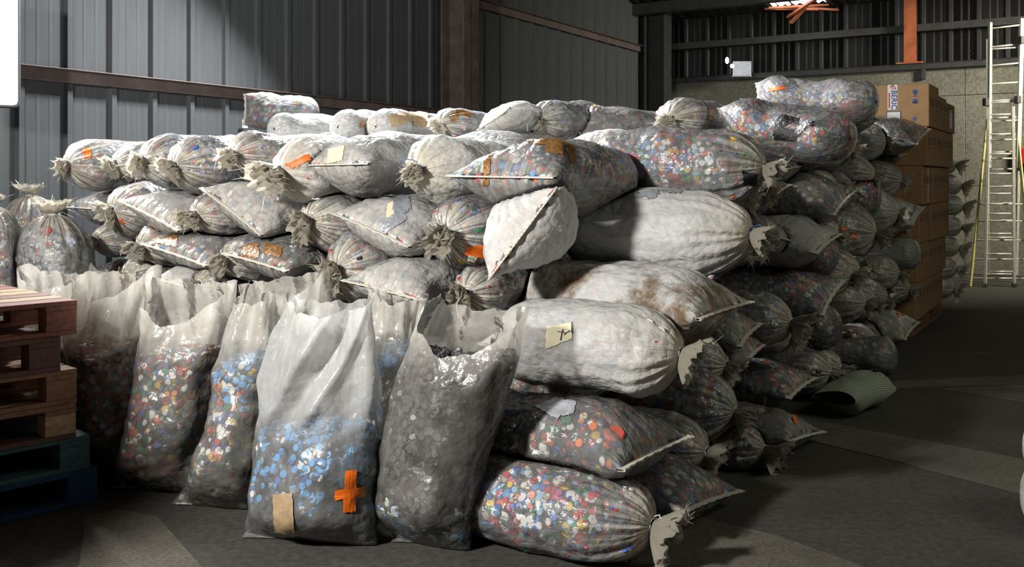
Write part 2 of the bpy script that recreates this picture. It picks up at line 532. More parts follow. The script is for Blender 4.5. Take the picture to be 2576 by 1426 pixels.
# orange post that stands on the ledge
pp = CORNER - UX * 4.53 - VX * 0.02
bm = bmesh.new()
m4 = basis(pp + ZX * 3.43, -UX, ey=-VX)
add_box(bm, (-0.09, -0.06, 0), (0.09, -0.045, 2.2), M4=m4)
add_box(bm, (-0.09, 0.045, 0), (0.09, 0.06, 2.2), M4=m4)
add_box(bm, (-0.012, -0.05, 0), (0.012, 0.05, 2.2), M4=m4)
add_box(bm, (-0.20, -0.10, 0.0), (0.20, 0.12, 0.025), M4=m4)
structure(bm_obj('trim_7', bm, M['steel_orange']))

# ceiling: sloping sheets that rise towards the camera
def roof_z(D):
    return 4.55 + 0.13 * D
def roof_pt(x, D, dz=0.0):
    p = CORNER - UX * x - VX * D
    return (p[0], p[1], roof_z(D) + dz)
def roof_slab(bm, x0, x1, D0, D1, z0, z1):
    lo = [bm.verts.new(roof_pt(x, D, z0)) for x, D in ((x0, D0), (x1, D0), (x1, D1), (x0, D1))]
    hi = [bm.verts.new(roof_pt(x, D, z1)) for x, D in ((x0, D0), (x1, D0), (x1, D1), (x0, D1))]
    bm.faces.new(lo[::-1]); bm.faces.new(hi)
    for i in range(4):
        bm.faces.new((lo[i], lo[(i + 1) % 4], hi[(i + 1) % 4], hi[i]))
bm = bmesh.new()
roof_slab(bm, -0.4, 13.6, -0.5, 20.0, 0.05, 0.12)
ceiling = structure(bm_obj('ceiling', bm, M['roof']))
for k in range(13):
    for j in range(5):
        bm = bmesh.new()
        sag = 0.012 * ((k * 5 + j * 3) % 4)
        x0 = -0.3 + k * 1.05
        roof_slab(bm, x0, x0 + 1.03, j * 2.4, j * 2.4 + 2.44, 0.02 - sag, 0.045 - sag)
        for r in range(1, 5):
            roof_slab(bm, x0 + r * 0.21 - 0.03, x0 + r * 0.21 + 0.03, j * 2.4, j * 2.4 + 2.44, 0.0 - sag, 0.03 - sag)
        bm_obj('roof_sheet', bm, M['roof'], ceiling)
for D in (1.0, 3.6, 6.2, 8.8):
    bm = bmesh.new()
    roof_slab(bm, -0.2, 13.4, D, D + 0.10, -0.20, -0.01)
    bm_obj('purlin', bm, M['steel_dark'], ceiling)

# broken roof light with its orange battens
def sky_mat():
    m, nt, out = nodes_of('daylit_sheet')
    e = N(nt, 'ShaderNodeEmission', {'Color': (0.92, 0.97, 1.0, 1), 'Strength': 6.0})
    nt.links.new(e.outputs[0], out.inputs[0])
    return m
rc = at(2000, 2, 16.55)
Rx = float(np.dot(rc - CORNER, -UX)); RD = float(np.dot(CORNER - rc, VX))
bm = bmesh.new()
n = 28
row = []
for j in range(2):
    row.append([bm.verts.new(roof_pt(Rx - 0.45 + 0.9 * i / n, RD - 0.30 + 0.9 * j, -0.03 - 0.018 * math.cos(i * math.pi / 2))) for i in range(n + 1)])
for i in range(n):
    bm.faces.new((row[0][i], row[0][i + 1], row[1][i + 1], row[1][i]))
win = structure(bm_obj('window_1', bm, sky_mat(), smooth=True))
for (x0, D0, z0, x1, D1, z1) in ((-0.62, -0.34, -0.05, 0.30, -0.36, -0.14), (-0.5, -0.15, -0.10, 0.45, -0.45, -0.05), (-0.25, -0.45, -0.20, 0.42, 0.05, -0.05),
                                 (-0.05, -0.36, -0.08, 0.62, -0.42, -0.16), (-0.2, -0.46, -0.30, 0.10, -0.30, -0.10)):
    bm = bmesh.new()
    p, q = Vector(roof_pt(Rx + x0, RD + D0, z0)), Vector(roof_pt(Rx + x1, RD + D1, z1))
    d = q - p
    T = Matrix.Translation((p + q) / 2) @ d.to_track_quat('X', 'Z').to_matrix().to_4x4()
    add_box(bm, (-d.length / 2, -0.035, -0.02), (d.length / 2, 0.035, 0.02), 0.004, T)
    bm_obj('batten', bm, M['steel_orange'], win)
# ------------------------------------------------------------------ sacks
def snoise(P, seed, freq, n=7):
    r = np.random.RandomState(seed)
    out = np.zeros(P.shape[:-1])
    for i in range(n):
        k = r.normal(size=3)
        k *= freq * r.uniform(0.6, 1.5) / np.linalg.norm(k)
        out += np.sin(P @ k + r.uniform(0, 6.28))
    return out / math.sqrt(n)

class Sack:
    """A filled sack lying down: front end E, axis a (front to rear), half width A0, half height B0.
    Ends: K tied neck, S flat sewn hem, R rounded."""
    def __init__(s, E, a, L, W, H, ft='K', rt='R', rollf=0.0, rollr=0.0, aend=None, seed=0, up=None):
        s.E = np.asarray(E, float)
        s.a = np.asarray(a, float) / np.linalg.norm(a)
        u = ZX if up is None else np.asarray(up, float)
        s.h = np.cross(u, s.a); s.h /= np.linalg.norm(s.h)
        s.w = np.cross(s.a, s.h)
        s.L, s.A0, s.B0, s.ft, s.rt = L, W / 2, H / 2, ft, rt
        s.rollf, s.rollr = rollf, rollr
        s.aend = aend if aend else 1.16 * s.A0
        s.seed = seed
        s.rad = max(s.A0, s.B0, s.aend)
        s.C = s.E + s.a * L / 2
        s.taper = 0.0

    def end(s, x, typ):
        """x: distance from an end -> (half width, half height) factors"""
        if typ == 'K':
            g = 1 - np.clip(x / (0.95 * s.A0 + 0.03), 0, 1)
            f = np.clip(1 - g ** 2, 0, 1) ** 0.62
            return 0.03 + (s.A0 - 0.03) * f, 0.03 + (s.B0 - 0.03) * f
        if typ == 'S':
            g = 1 - np.clip(x / (1.25 * s.B0 + 0.05), 0, 1)
            return s.A0 + (s.aend - s.A0) * g ** 1.7, 0.005 + (s.B0 - 0.005) * np.clip(1 - g ** 2, 0, 1) ** 0.62
        g = 1 - np.clip(x / (0.8 * s.B0 + 0.02), 0, 1)
        f = np.clip(1 - g ** 2.6, 0, 1) ** 0.5
        return 0.012 + (s.A0 - 0.012) * f, 0.012 + (s.B0 - 0.012) * f

    def prof(s, t):
        a1, b1 = s.end(t, s.ft)
        a2, b2 = s.end(s.L - t, s.rt)
        mid = np.clip((t / s.L - 0.35) / 0.3, 0, 1)
        mid = mid * mid * (3 - 2 * mid)
        A = a1 * (1 - mid) + a2 * mid
        B = b1 * (1 - mid) + b2 * mid
        q = np.clip(1 - t / 0.42, 0, 1); r = np.clip(1 - (s.L - t) / 0.42, 0, 1)
        rho = s.rollf * q * q * (3 - 2 * q) + s.rollr * r * r * (3 - 2 * r)
        return A, B, rho

    def phi(s, P):
        d = P - s.E
        t = d @ s.a
        tc = np.clip(t, 0, s.L)
        A, B, rho = s.prof(tc)
        x, y = d @ s.h, d @ s.w
        c, sn = np.cos(rho), np.sin(rho)
        x, y = x * c + y * sn, -x * sn + y * c
        r = np.sqrt((x / A) ** 2 + (y / B) ** 2)
        out = (r - 1) * np.minimum(A, B)
        return np.where((t < 0) | (t > s.L), np.maximum(out, 0) + np.maximum(-t, t - s.L), out)

    def grid(s, nS, nT):
        q = np.linspace(0, 1, nS)
        t = s.L * (0.5 - 0.5 * np.cos(np.pi * q)) * 0.85 + s.L * q * 0.15
        th = np.linspace(0, 2 * np.pi, nT, endpoint=False)
        A, B, rho = s.prof(t)
        r = np.random.RandomState(s.seed + 11)
        ga = np.zeros_like(t)
        X = A[:, None] * np.cos(th)[None]
        Y = B[:, None] * np.sin(th)[None]
        for typ, dist in ((s.ft, t), (s.rt, s.L - t)):
            if typ == 'K':
                g = np.exp(-dist / 0.085)
                k1, k2, k3 = r.randint(13, 19), r.randint(21, 29), r.randint(6, 10)
                w = (0.5 * np.sin(k1 * th + r.uniform(0, 6)) + 0.35 * np.sin(k2 * th + r.uniform(0, 6)) + 0.35 * np.sin(k3 * th + r.uniform(0, 6)))
                amp = 0.15 * np.exp(-dist / 0.12) * (1 - np.exp(-dist / 0.012))
                X = X * (1 + amp[:, None] * w[None])
                Y = Y * (1 + amp[:, None] * w[None])
                ga = np.maximum(ga, g)
            elif typ == 'S':
                g = np.exp(-dist / 0.16)
                k1, k2 = r.uniform(9, 13), r.uniform(17, 23)
                w = 0.6 * np.sin(k1 * np.cos(th) * 2 + r.uniform(0, 6)) + 0.4 * np.sin(k2 * np.cos(th) * 2 + r.uniform(0, 6))
                Y = Y * (1 + (0.10 * g)[:, None] * w[None])
                ga = np.maximum(ga, 0.30 * np.exp(-dist / 0.05))
        c, sn = np.cos(rho)[:, None], np.sin(rho)[:, None]
        hx = X * c - Y * sn
        wy = X * sn + Y * c
        cen = s.E[None] + t[:, None] * s.a[None]
        tt = np.zeros_like(X) + t[:, None]
        for typ, sg, dist in ((s.ft, -1, t), (s.rt, 1, s.L - t)):
            if typ == 'S':                                   # hem corners stick out as ears
                tt = tt + sg * 0.018 * np.exp(-dist / 0.05)[:, None] * (np.abs(np.cos(th)) ** 2.5)[None]
        P = s.E + tt[..., None] * s.a + hx[..., None] * s.h + wy[..., None] * s.w
        out = P - cen[:, None]
        ln = np.linalg.norm(out, axis=-1, keepdims=True) + 1e-6
        env = np.clip(np.minimum(t, s.L - t) / 0.12, 0.12, 1)[:, None]
        dsp = 0.012 * snoise(P, s.seed + 1, 11) + 0.006 * snoise(P, s.seed + 2, 27) + 0.0032 * snoise(P, s.seed + 3, 62)
        P = P + out / ln * (dsp * env)[..., None]
        cen = np.repeat(cen[:, None], nT, 1)
        return P, cen, np.repeat(ga[:, None], nT, 1), t, th

def press(i, sacks, P, cen):
    """Flatten sack i where neighbours press on it: both meet on the surface halfway."""
    s = sacks[i]
    sh = P.shape
    P = P.reshape(-1, 3).copy(); cen = cen.reshape(-1, 3)
    k_all = np.ones(len(P))
    for j, o in enumerate(sacks):
        if j == i:
            continue
        d = np.linalg.norm(o.C - s.C)
        if d > (o.L + s.L) / 2 + o.rad + s.rad:
            continue
        f = o.phi(P)
        idx = np.nonzero(f < 0.010)[0]
        if not len(idx):
            continue
        p, c = P[idx], cen[idx]
        lo, hi = np.full(len(idx), 0.30), np.ones(len(idx))
        for _ in range(9):
            mid = (lo + hi) / 2
            q = c + (p - c) * mid[:, None]
            bad = o.phi(q) < s.phi(q) + 0.012
            hi = np.where(bad, mid, hi)
            lo = np.where(bad, lo, mid)
        k_all[idx] = np.minimum(k_all[idx], lo)
    P = cen + (P - cen) * k_all[:, None]
    P[:, 2] = np.maximum(P[:, 2], 0.006)
    return P.reshape(sh), k_all.reshape(sh[:2])

def clear(i, V, base):
    """pull the loose bits of sack i (knots, hems) out of its neighbours, towards base"""
    if i is None:
        return V
    V = V.copy(); base = np.asarray(base, float) + 0 * V
    for j, (o, _) in enumerate(SACKS):
        if j == i or np.linalg.norm(o.C - V.mean(0)) > o.L / 2 + o.rad + 0.4:
            continue
        idx = np.nonzero(o.phi(V) < 0.016)[0]
        if not len(idx):
            continue
        lo, hi = np.zeros(len(idx)), np.ones(len(idx))
        for _k in range(8):
            mid = (lo + hi) / 2
            bad = o.phi(base[idx] + (V[idx] - base[idx]) * mid[:, None]) < 0.016
            hi = np.where(bad, mid, hi); lo = np.where(bad, lo, mid)
        V[idx] = base[idx] + (V[idx] - base[idx]) * np.maximum(lo, 0.03)[:, None]
    return V

def grid_faces(nS, nT):
    a = np.arange(nS - 1)[:, None] * nT
    b = np.arange(nT)[None]
    b2 = (np.arange(nT) + 1)[None] % nT
    return np.stack([a + b, a + b2, a + nT + b2, a + nT + b], -1).reshape(-1, 4)

def wrap_uv(me, nS, nT, tvals):
    """u around, v along (metres / 0.8)"""
    uv = me.uv_layers.new(name='wrap')
    i = np.repeat(np.arange(nS - 1), nT); j = np.tile(np.arange(nT), nS - 1)
    u0, u1 = j / nT, (j + 1) / nT
    v0, v1 = tvals[i] / 0.8, tvals[i + 1] / 0.8
    uv_a = np.stack([u0, v0, u1, v0, u1, v1, u0, v1], -1).astype(np.float32)
    uv.data.foreach_set('uv', uv_a.ravel())

def grid_normals(P):
    du = np.roll(P, -1, 1) - np.roll(P, 1, 1)
    dv = np.empty_like(P)
    dv[1:-1] = P[2:] - P[:-2]; dv[0] = P[1] - P[0]; dv[-1] = P[-1] - P[-2]
    n = np.cross(du, dv)
    return n / (np.linalg.norm(n, axis=-1, keepdims=True) + 1e-9)

def cap_template():
    k = 9
    a = np.arange(k) * 2 * np.pi / k
    r0 = np.stack([np.cos(a), np.sin(a), -0.75 + 0 * a], -1)
    r1 = np.stack([np.cos(a), np.sin(a), -0.12 + 0 * a], -1)
    r2 = np.stack([0.88 * np.cos(a), 0.88 * np.sin(a), 0 * a], -1)
    V = np.concatenate([r0, r1, r2])
    q = []
    for i in range(k):
        j = (i + 1) % k
        q += [(i, j, k + j, k + i), (k + i, k + j, 2 * k + j, 2 * k + i)]
    return V, np.array(q), np.array([[2 * k + i for i in range(k)]])
CAP_V, CAP_Q, CAP_N = cap_template()
N_CAPS = [0]

def build_caps(pos, nor, rad, col, seed):
    """many caps as arrays: returns vertices, quads, ngons, colours"""
    n = len(pos)
    N_CAPS[0] += n
    ref = np.where(np.abs(nor[:, 2:3]) < 0.9, np.array([[0, 0, 1.0]]), np.array([[1.0, 0, 0]]))
    ex = np.cross(ref, nor); ex /= np.linalg.norm(ex, axis=1, keepdims=True)
    ey = np.cross(nor, ex)
    V = pos[:, None] + rad[:, None, None] * (CAP_V[None, :, 0:1] * ex[:, None] + CAP_V[None, :, 1:2] * ey[:, None] + CAP_V[None, :, 2:3] * nor[:, None])
    off = (np.arange(n) * len(CAP_V))[:, None, None]
    return V.reshape(-1, 3), (CAP_Q[None] + off).reshape(-1, 4), (CAP_N[None] + off).reshape(-1, CAP_N.shape[1]), np.repeat(col, len(CAP_V), 0)

def scatter_caps(P, Nn, ok, density, pal, seed, big=0.06, depth=0.004, palf=None, size=1.0):
    """caps lying against the inside of the film P (grid), facing out with a random tilt"""
    r = np.random.RandomState(seed)
    nS, nT = P.shape[:2]
    A, B = P[:-1], np.roll(P, -1, 1)[:-1]
    C, D = np.roll(P, -1, 1)[1:], P[1:]
    area = 0.5 * np.linalg.norm(np.cross(C - A, D - B), axis=-1)
    fc = (A + B + C + D) / 4
    fn = Nn[:-1]
    view = CAMP - fc
    view /= np.linalg.norm(view, axis=-1, keepdims=True)
    fac = (fn * view).sum(-1)
    w = area * ok[:-1] * (fac > -0.30)
    tot = w.sum()
    n = int(tot * density)
    if n < 1:
        return None
    idx = r.choice(w.size, n, p=(w / tot).ravel())
    i, j = idx // nT, idx % nT
    u, v = r.rand(n, 1), r.rand(n, 1)
    p = (A[i, j] * (1 - u) + B[i, j] * u) * (1 - v) + (D[i, j] * (1 - u) + C[i, j] * u) * v
    nn = fn[i, j]
    tilt = np.abs(r.normal(0, 0.42, n))
    tilt = np.where(r.rand(n) < 0.16, r.uniform(0.9, 1.5, n), np.minimum(tilt, 0.9))
    t = r.normal(size=(n, 3))
    t -= (t * nn).sum(1, keepdims=True) * nn
    t /= np.linalg.norm(t, axis=1, keepdims=True)
    cn = nn * np.cos(tilt)[:, None] + t * np.sin(tilt)[:, None]
    rad = r.uniform(0.0135, 0.0175, n) * size
    rad = np.where(r.rand(n) < big, r.uniform(0.019, 0.026, n), rad)
    pos = p - nn * (depth + rad * np.sin(tilt) * 0.95 + r.rand(n) ** 1.5 * 0.014)[:, None]
    col = draw_colors(n, pal, r) if palf is None else palf(pos, r)
    return build_caps(pos, cn, rad, col, seed)

def add_attr(me, name, vals, typ='FLOAT'):
    a = me.attributes.new(name, typ, 'POINT')
    if typ == 'FLOAT':
        a.data.foreach_set('value', np.asarray(vals, np.float32).ravel())
    else:
        v = np.concatenate([vals, np.ones((len(vals), 1))], 1).astype(np.float32)
        a.data.foreach_set('color', v.ravel())

def caps_object(parent, origin, coreP, caps, pal, name='bottle_caps'):
    """packed core and loose caps in one part that nobody could count"""
    nS, nT = coreP.shape[:2]
    V = [coreP.reshape(-1, 3)]
    quads, ngons = [grid_faces(nS, nT)], []
    cols = [np.full((nS * nT, 3), 0.1)]
    nq = len(quads[0])
    if caps is not None:
        off = nS * nT
        V.append(caps[0]); quads.append(caps[1] + off); ngons.append(caps[2] + off); cols.append(caps[3])
    o = mesh_np(name, np.concatenate(V), [np.concatenate(quads)] + ngons, [core_mat(pal), M_CAP], parent, True, origin)
    me = o.data
    mi = np.ones(len(me.polygons), np.int32); mi[:nq] = 0
    me.polygons.foreach_set('material_index', mi)
    sm = np.zeros(len(me.polygons), bool); sm[:nq] = True
    me.polygons.foreach_set('use_smooth', sm)
    add_attr(me, 'tone', np.concatenate(cols), 'FLOAT_COLOR')
    o['kind'] = 'stuff'
    return o

def tuft(parent, origin, p, d, size, film, seed, squash=0.6, droop=0.3, me_i=None):
    """the ruffled film beyond a tie"""
    r = np.random.RandomState(seed)
    d = np.asarray(d, float); d = d - ZX * droop; d /= np.linalg.norm(d)
    ex = np.cross(ZX, d); ex /= np.linalg.norm(ex)
    ey = np.cross(d, ex)
    ro = r.uniform(0, 3.14)
    ex, ey = ex * math.cos(ro) + ey * math.sin(ro), -ex * math.sin(ro) + ey * math.cos(ro)
    Vs, Fs, off, tv = [], [], 0, []
    nS, nT = 12, 90
    th = np.linspace(0, 2 * np.pi, nT, endpoint=False)
    for layer, sc_ in enumerate((1.0, 0.8, 0.58)):
        q = np.linspace(0, 1, nS)[:, None]
        m1, m2 = r.randint(6, 10), r.randint(13, 19)
        ruff = 1 + q * (0.15 * np.sin(m1 * th + r.uniform(0, 6)) + 0.12 * np.sin(m2 * th + r.uniform(0, 6)) + 0.03 * np.sin(17 * th + r.uniform(0, 6)))[None]
        R = (0.022 + size * 0.80 * sc_ * q ** 0.62 * (1 - 0.22 * q ** 3)) * ruff
        if layer == 2:
            R = R * (1 - 0.96 * q ** 4)
        Z = size * 0.95 * sc_ * (q - 0.30 * q ** 3) + size * 0.08 * q ** 2 * (np.sin(m1 * th + 1.0) + 0.5 * np.sin(m2 * th) + 0.15 * np.sin(19 * th))[None]
        P = p + Z[..., None] * d + (R * np.cos(th)[None])[..., None] * ex + (squash * R * np.sin(th)[None])[..., None] * ey
        P = P + 0.006 * q[..., None] * np.stack([snoise(P, seed + 5 + i, 70) for i in range(3)], -1)
        P[..., 2] = np.maximum(P[..., 2], 0.006)
        Vs.append(P.reshape(-1, 3)); Fs.append(grid_faces(nS, nT) + off); off += nS * nT
    # frayed threads along the rim
    rim = Vs[0].reshape(nS, nT, 3)[-1]
    cen = rim.mean(0)
    base, tri = [], []
    for i in range(26):
        k = r.randint(nT)
        a = rim[k]; out = a - cen; out = out / (np.linalg.norm(out) + 1e-6) + d * r.uniform(-0.2, 0.9) + r.normal(size=3) * 0.3
        L = size * r.uniform(0.12, 0.32)
        sd = (rim[(k + 1) % nT] - a); sd = sd / (np.linalg.norm(sd) + 1e-6) * 0.0022
        tri.append([off, off + 1, off + 2, off + 3]); off += 4
        base += [a - sd, a + sd, a + sd * 0.5 + out * L, a - sd * 0.5 + out * L]
    Vs.append(np.array(base)); Fs.append(np.array(tri))
    V = np.concatenate(Vs)
    V[:, 2] = np.maximum(V[:, 2], 0.004)
    V = clear(me_i, V, p)
    o = mesh_np('tied_neck', V, [np.concatenate(Fs)], film, parent, True, origin)
    add_attr(o.data, 'gather', np.full(len(V), 0.75))
    uvl = o.data.uv_layers.new(name='wrap')
    return o

def tie(parent, origin, p, d, mat, seed, tail=True):
    r = np.random.RandomState(seed)
    d = np.asarray(d, float); d /= np.linalg.norm(d)
    ex = np.cross(ZX, d); ex /= np.linalg.norm(ex)
    ey = np.cross(d, ex)
    pts, n = [], 40
    Vs, Fs, off = [], [], 0
    def sweep(path, rad):
        nonlocal off
        path = np.array(path)
        tg = np.gradient(path, axis=0); tg /= np.linalg.norm(tg, axis=1, keepdims=True) + 1e-9
        rf = np.array([0.31, 0.52, 0.79])
        a = np.cross(tg, rf); a /= np.linalg.norm(a, axis=1, keepdims=True) + 1e-9
        b = np.cross(tg, a)
        th = np.arange(5) * 2 * np.pi / 5
        P = path[:, None] + rad * (np.cos(th)[None, :, None] * a[:, None] + np.sin(th)[None, :, None] * b[:, None])
        Vs.append(P.reshape(-1, 3)); Fs.append(grid_faces(len(path), 5) + off); off += len(path) * 5
    al = np.linspace(0, 4 * np.pi, n)
    sweep([p + 0.027 * (math.cos(x) * ex + math.sin(x) * ey) + d * (0.004 * x / 6 - 0.004) for x in al], 0.0034)
    if tail:
        x0 = p + 0.027 * ey
        dr = ex * r.uniform(-1, 1) + d * 0.6 + ey * r.uniform(-0.5, 1)
        sweep([x0 + dr * 0.12 * q + ZX * (-0.10 * q * q) + 0.012 * np.array([math.sin(7 * q), math.cos(5 * q), 0]) for q in np.linspace(0, 1, 14)], 0.0022)
    V = np.concatenate(Vs); V[:, 2] = np.maximum(V[:, 2], 0.004)
    return mesh_np('tie_string', V, [np.concatenate(Fs)], mat, parent, True, origin)

def hem(parent, origin, ring, d, seed, me_i=None):
    """sewn hem strip from ear to ear along a flat end; ring = grid row at the end"""
    nT = len(ring)
    half = nT // 2
    up, dn = ring[:half + 1], np.concatenate([ring[:1], ring[::-1][:half]])
    mid = (up + dn) / 2
    w = np.linspace(0, 1, len(mid))
    # smooth and extend a little beyond the ears
    for _ in range(2):
        mid[1:-1] = (mid[:-2] + 2 * mid[1:-1] + mid[2:]) / 4
    e0 = mid[0] + (mid[0] - mid[2]) * 0.25
    e1 = mid[-1] + (mid[-1] - mid[-3]) * 0.25
    mid = np.concatenate([[e0], mid, [e1]])
    tg = np.gradient(mid, axis=0); tg /= np.linalg.norm(tg, axis=1, keepdims=True) + 1e-9
    d = np.asarray(d, float)
    nrm = np.cross(tg, d); nrm /= np.linalg.norm(nrm, axis=1, keepdims=True) + 1e-9
    n = len(mid)
    wob = 0.004 * np.sin(np.arange(n) * 1.7 + seed)[:, None]
    th = 0.006
    a = mid - d * 0.012
    b = mid + d * (0.020 + wob)
    P = np.stack([a + nrm * th, b + nrm * th * 0.5, b - nrm * th * 0.5, a - nrm * th], 1)
    V = P.reshape(-1, 3)
    V = clear(me_i, V, V.mean(0))
    V[:, 2] = np.maximum(V[:, 2], 0.004)
    o = mesh_np('stitched_hem', V, [grid_faces(n, 4)], M['seam'], parent, False, origin)
    uv = o.data.uv_layers.new(name='wrap')
    i = np.repeat(np.arange(n - 1), 4); j = np.tile(np.arange(4), n - 1)
    ua = np.stack([i / n, j / 4, i / n, (j + 1) / 4, (i + 1) / n, (j + 1) / 4, (i + 1) / n, j / 4], -1).astype(np.float32)
    uv.data.foreach_set('uv', ua.ravel())
    return o

def patch(parent, origin, bvh, quad, mat, name='tape_patch', lift=0.004, n=12, ragged=2.0, seed=1, thick=0.002):
    """a piece of tape, paper or film stuck on the sack: the outline is laid onto the film's surface"""
    r = np.random.RandomState(seed)
    q = np.array(quad, float)
    Vt, idm = [], -np.ones((n + 1, n + 1), int)
    for i in range(n + 1):
        for j in range(n + 1):
            u, v = i / n, j / n
            p = (q[0] * (1 - u) + q[1] * u) * (1 - v) + (q[3] * (1 - u) + q[2] * u) * v
            if i in (0, n) or j in (0, n):
                p = p + r.normal(0, ragged, 2) * 0.6
            dr = at(p[0], p[1], 1.0) - CAMP
            dr /= np.linalg.norm(dr)
            hit, nr, fi, ds = bvh.ray_cast(Vector(CAMP), Vector(dr), 40)
            if hit is None:
                continue
            hn = np.array(nr)
            if hn @ dr > 0:
                hn = -hn
            idm[i, j] = len(Vt)
            Vt.append(np.array(hit) + hn * (lift + 0.0022 * r.rand()))
    fs = [(idm[i, j], idm[i + 1, j], idm[i + 1, j + 1], idm[i, j + 1]) for i in range(n) for j in range(n)
          if min(idm[i, j], idm[i + 1, j], idm[i + 1, j + 1], idm[i, j + 1]) >= 0]
    Vt = np.array(Vt) if Vt else np.zeros((0, 3))
    keep = []
    for f in fs:
        p = Vt[list(f)]
        if np.linalg.norm(p - p.mean(0), axis=1).max() < 0.2:
            keep.append(f)
    # one piece only: the largest connected one
    par = list(range(len(Vt)))
    def find(x):
        while par[x] != x:
            par[x] = par[par[x]]; x = par[x]
        return x
    for f in keep:
        for x in f[1:]:
            par[find(x)] = find(f[0])
    if keep:
        roots_ = [find(f[0]) for f in keep]
        best = max(set(roots_), key=roots_.count)
        keep = [f for f, q_ in zip(keep, roots_) if q_ == best]
    if not keep:
        print('PATCH LOST', name, quad[0])
        return None
    keep = np.array(keep)
    used, inv = np.unique(keep, return_inverse=True)
    return mesh_np(name, Vt[used], [inv.reshape(keep.shape)], mat, parent, True, origin)

SACKS = []      # (Sack, options)
def add_sack(s, label, **o):
    s.seed = len(SACKS) * 13 + 5
    SACKS.append((s, dict(label=label, **o)))

AX = {'F': VX, 'R': UX}
def axis_of(plane, yaw, pitch):
    a = AX[plane] if isinstance(plane, str) else plane
    c, s = math.cos(math.radians(yaw)), math.sin(math.radians(yaw))
    a = np.array([a[0] * c - a[1] * s, a[0] * s + a[1] * c, 0.0])
    p = math.radians(pitch)
    return a * math.cos(p) + ZX * math.sin(p)

def dep(plane, px, off, d):
    if d is not None:
        return d
    return depth_front(px, off) if plane == 'F' else min(depth_right(px, off * (0.3 if px > 2050 else 1.0)) if px < 2330 else 99, 8.95)

def on_floor(py, Hpx, dd):
    """bring an end forward until the sack rests on the floor instead of sinking into it"""
    lim = CZ * F / (py - HY + 0.46 * Hpx) if py + 0.46 * Hpx > HY + 10 else 99
    return min(dd, lim)

def K(px, cyp, Hpx, label, plane='F', off=0.0, d=None, L=0.86, wide=1.12, yaw=0.0, pitch=0.0, ft='K', rt='R', **o):
    dd = dep(plane, px, off, d)
    dd = on_floor(cyp, Hpx, dd)
    E = at(px, cyp, dd)
    Hm = Hpx / F * dd
    add_sack(Sack(E, axis_of(plane, yaw, pitch), L, Hm * wide, Hm, ft, rt), label, **o)

def S(p1, p2, Hpx, label, plane='F', off=0.0, d=None, L=0.86, yaw=0.0, pitch=0.0, rt='R', wide=None, **o):
    px, py = (p1[0] + p2[0]) / 2, (p1[1] + p2[1]) / 2
    dd = on_floor(py, Hpx, dep(plane, px, off, d))
    E = at(px, py, dd)
    a = axis_of(plane, yaw, pitch)
    h = np.cross(ZX, a); h /= np.linalg.norm(h)
    w = np.cross(a, h)
    def pr(v):
        q = E + v * 0.01
        return np.array([(q[0] / q[1] * F + CX - px), (HY - (q[2] - CZ) / q[1] * F - py)]) / 0.01
    ph, pw = pr(h), pr(w)
    dx, dy = p2[0] - p1[0], p2[1] - p1[1]
    # direction cos*h + sin*w that projects along (dx, dy)
    M2 = np.array([ph, pw]).T
    cs = np.linalg.solve(M2, np.array([dx, dy]))
    half = np.linalg.norm(cs) / 2
    ang = math.atan2(cs[1], cs[0])
    while ang > math.pi / 2: ang -= math.pi
    while ang < -math.pi / 2: ang += math.pi
    half = min(max(half, 0.13), 0.36)
    Hm = Hpx / F * dd
    W = wide if wide else 2 * half / 1.10
    add_sack(Sack(E, a, L, max(W, Hm), Hm, 'S', rt, rollf=ang, aend=half), label, **o)
# ------------------------------------------------------------------ the sacks of the heap, front face (tied necks and hems towards the camera)
CL = dict(op=0.34)                      # clear film
MI = dict(op=0.50)                      # milky film
WH = dict(op=0.86, pal='pale')          # white film, caps only show faintly
G_TOP, G_2, G_3, G_LOW = 'sacks in the top course of the front face', 'sacks in the second course of the front face', 'sacks in the third course of the front face', 'sacks low in the front face'
# top course, left to right
K(170, 413, 132, 'clear tied sack of caps at the far left end of the top course', group=G_TOP, op=0.42, tuft=0.10, patches=[('orange_tape', [(208, 374), (228, 372), (230, 396), (210, 398)])])
K(292, 412, 112, 'half hidden tied sack squeezed behind the second big knot on top', off=0.16, group=G_TOP, op=0.36, tuft=0.10, pal='cool', tied=(262, 412))
K(362, 405, 142, 'tied clear sack with yellow cap on its shoulder and frayed straw coloured knot', group=G_TOP, op=0.30, tuft=0.12, pal='cool')
K(440, 415, 158, 'tied sack of blue caps with long frayed white threads below its knot', off=-0.06, group=G_TOP, op=0.32, tuft=0.11, pal='cool', L=0.9)
K(590, 388, 128, 'glossy tied sack of mixed caps left of the orange labelled sack', group=G_TOP, op=0.34, tuft=0.11, L=0.92)
K(705, 428, 176, 'milky sack with a wide open flower of a knot and an orange label', off=-0.16, group=G_TOP, op=0.70, pal='pale', tuft=0.19, yaw=-6, patches=[('orange_tape', [(716, 416), (776, 386), (782, 402), (738, 424)])])
S((762, 416), (935, 412), 165, 'plump hemmed sack with a square peach paper label on its side', off=-0.10, group=G_TOP, op=0.46, pal='pale', L=0.95, wide=0.40, patches=[('peach_paper', [(826, 376), (868, 366), (862, 404), (824, 412)])])
K(1052, 428, 182, 'plain white tied sack with a small blue string at its knot', off=-0.05, group=G_TOP, op=0.84, pal='pale', tuft=0.09, blue=True)
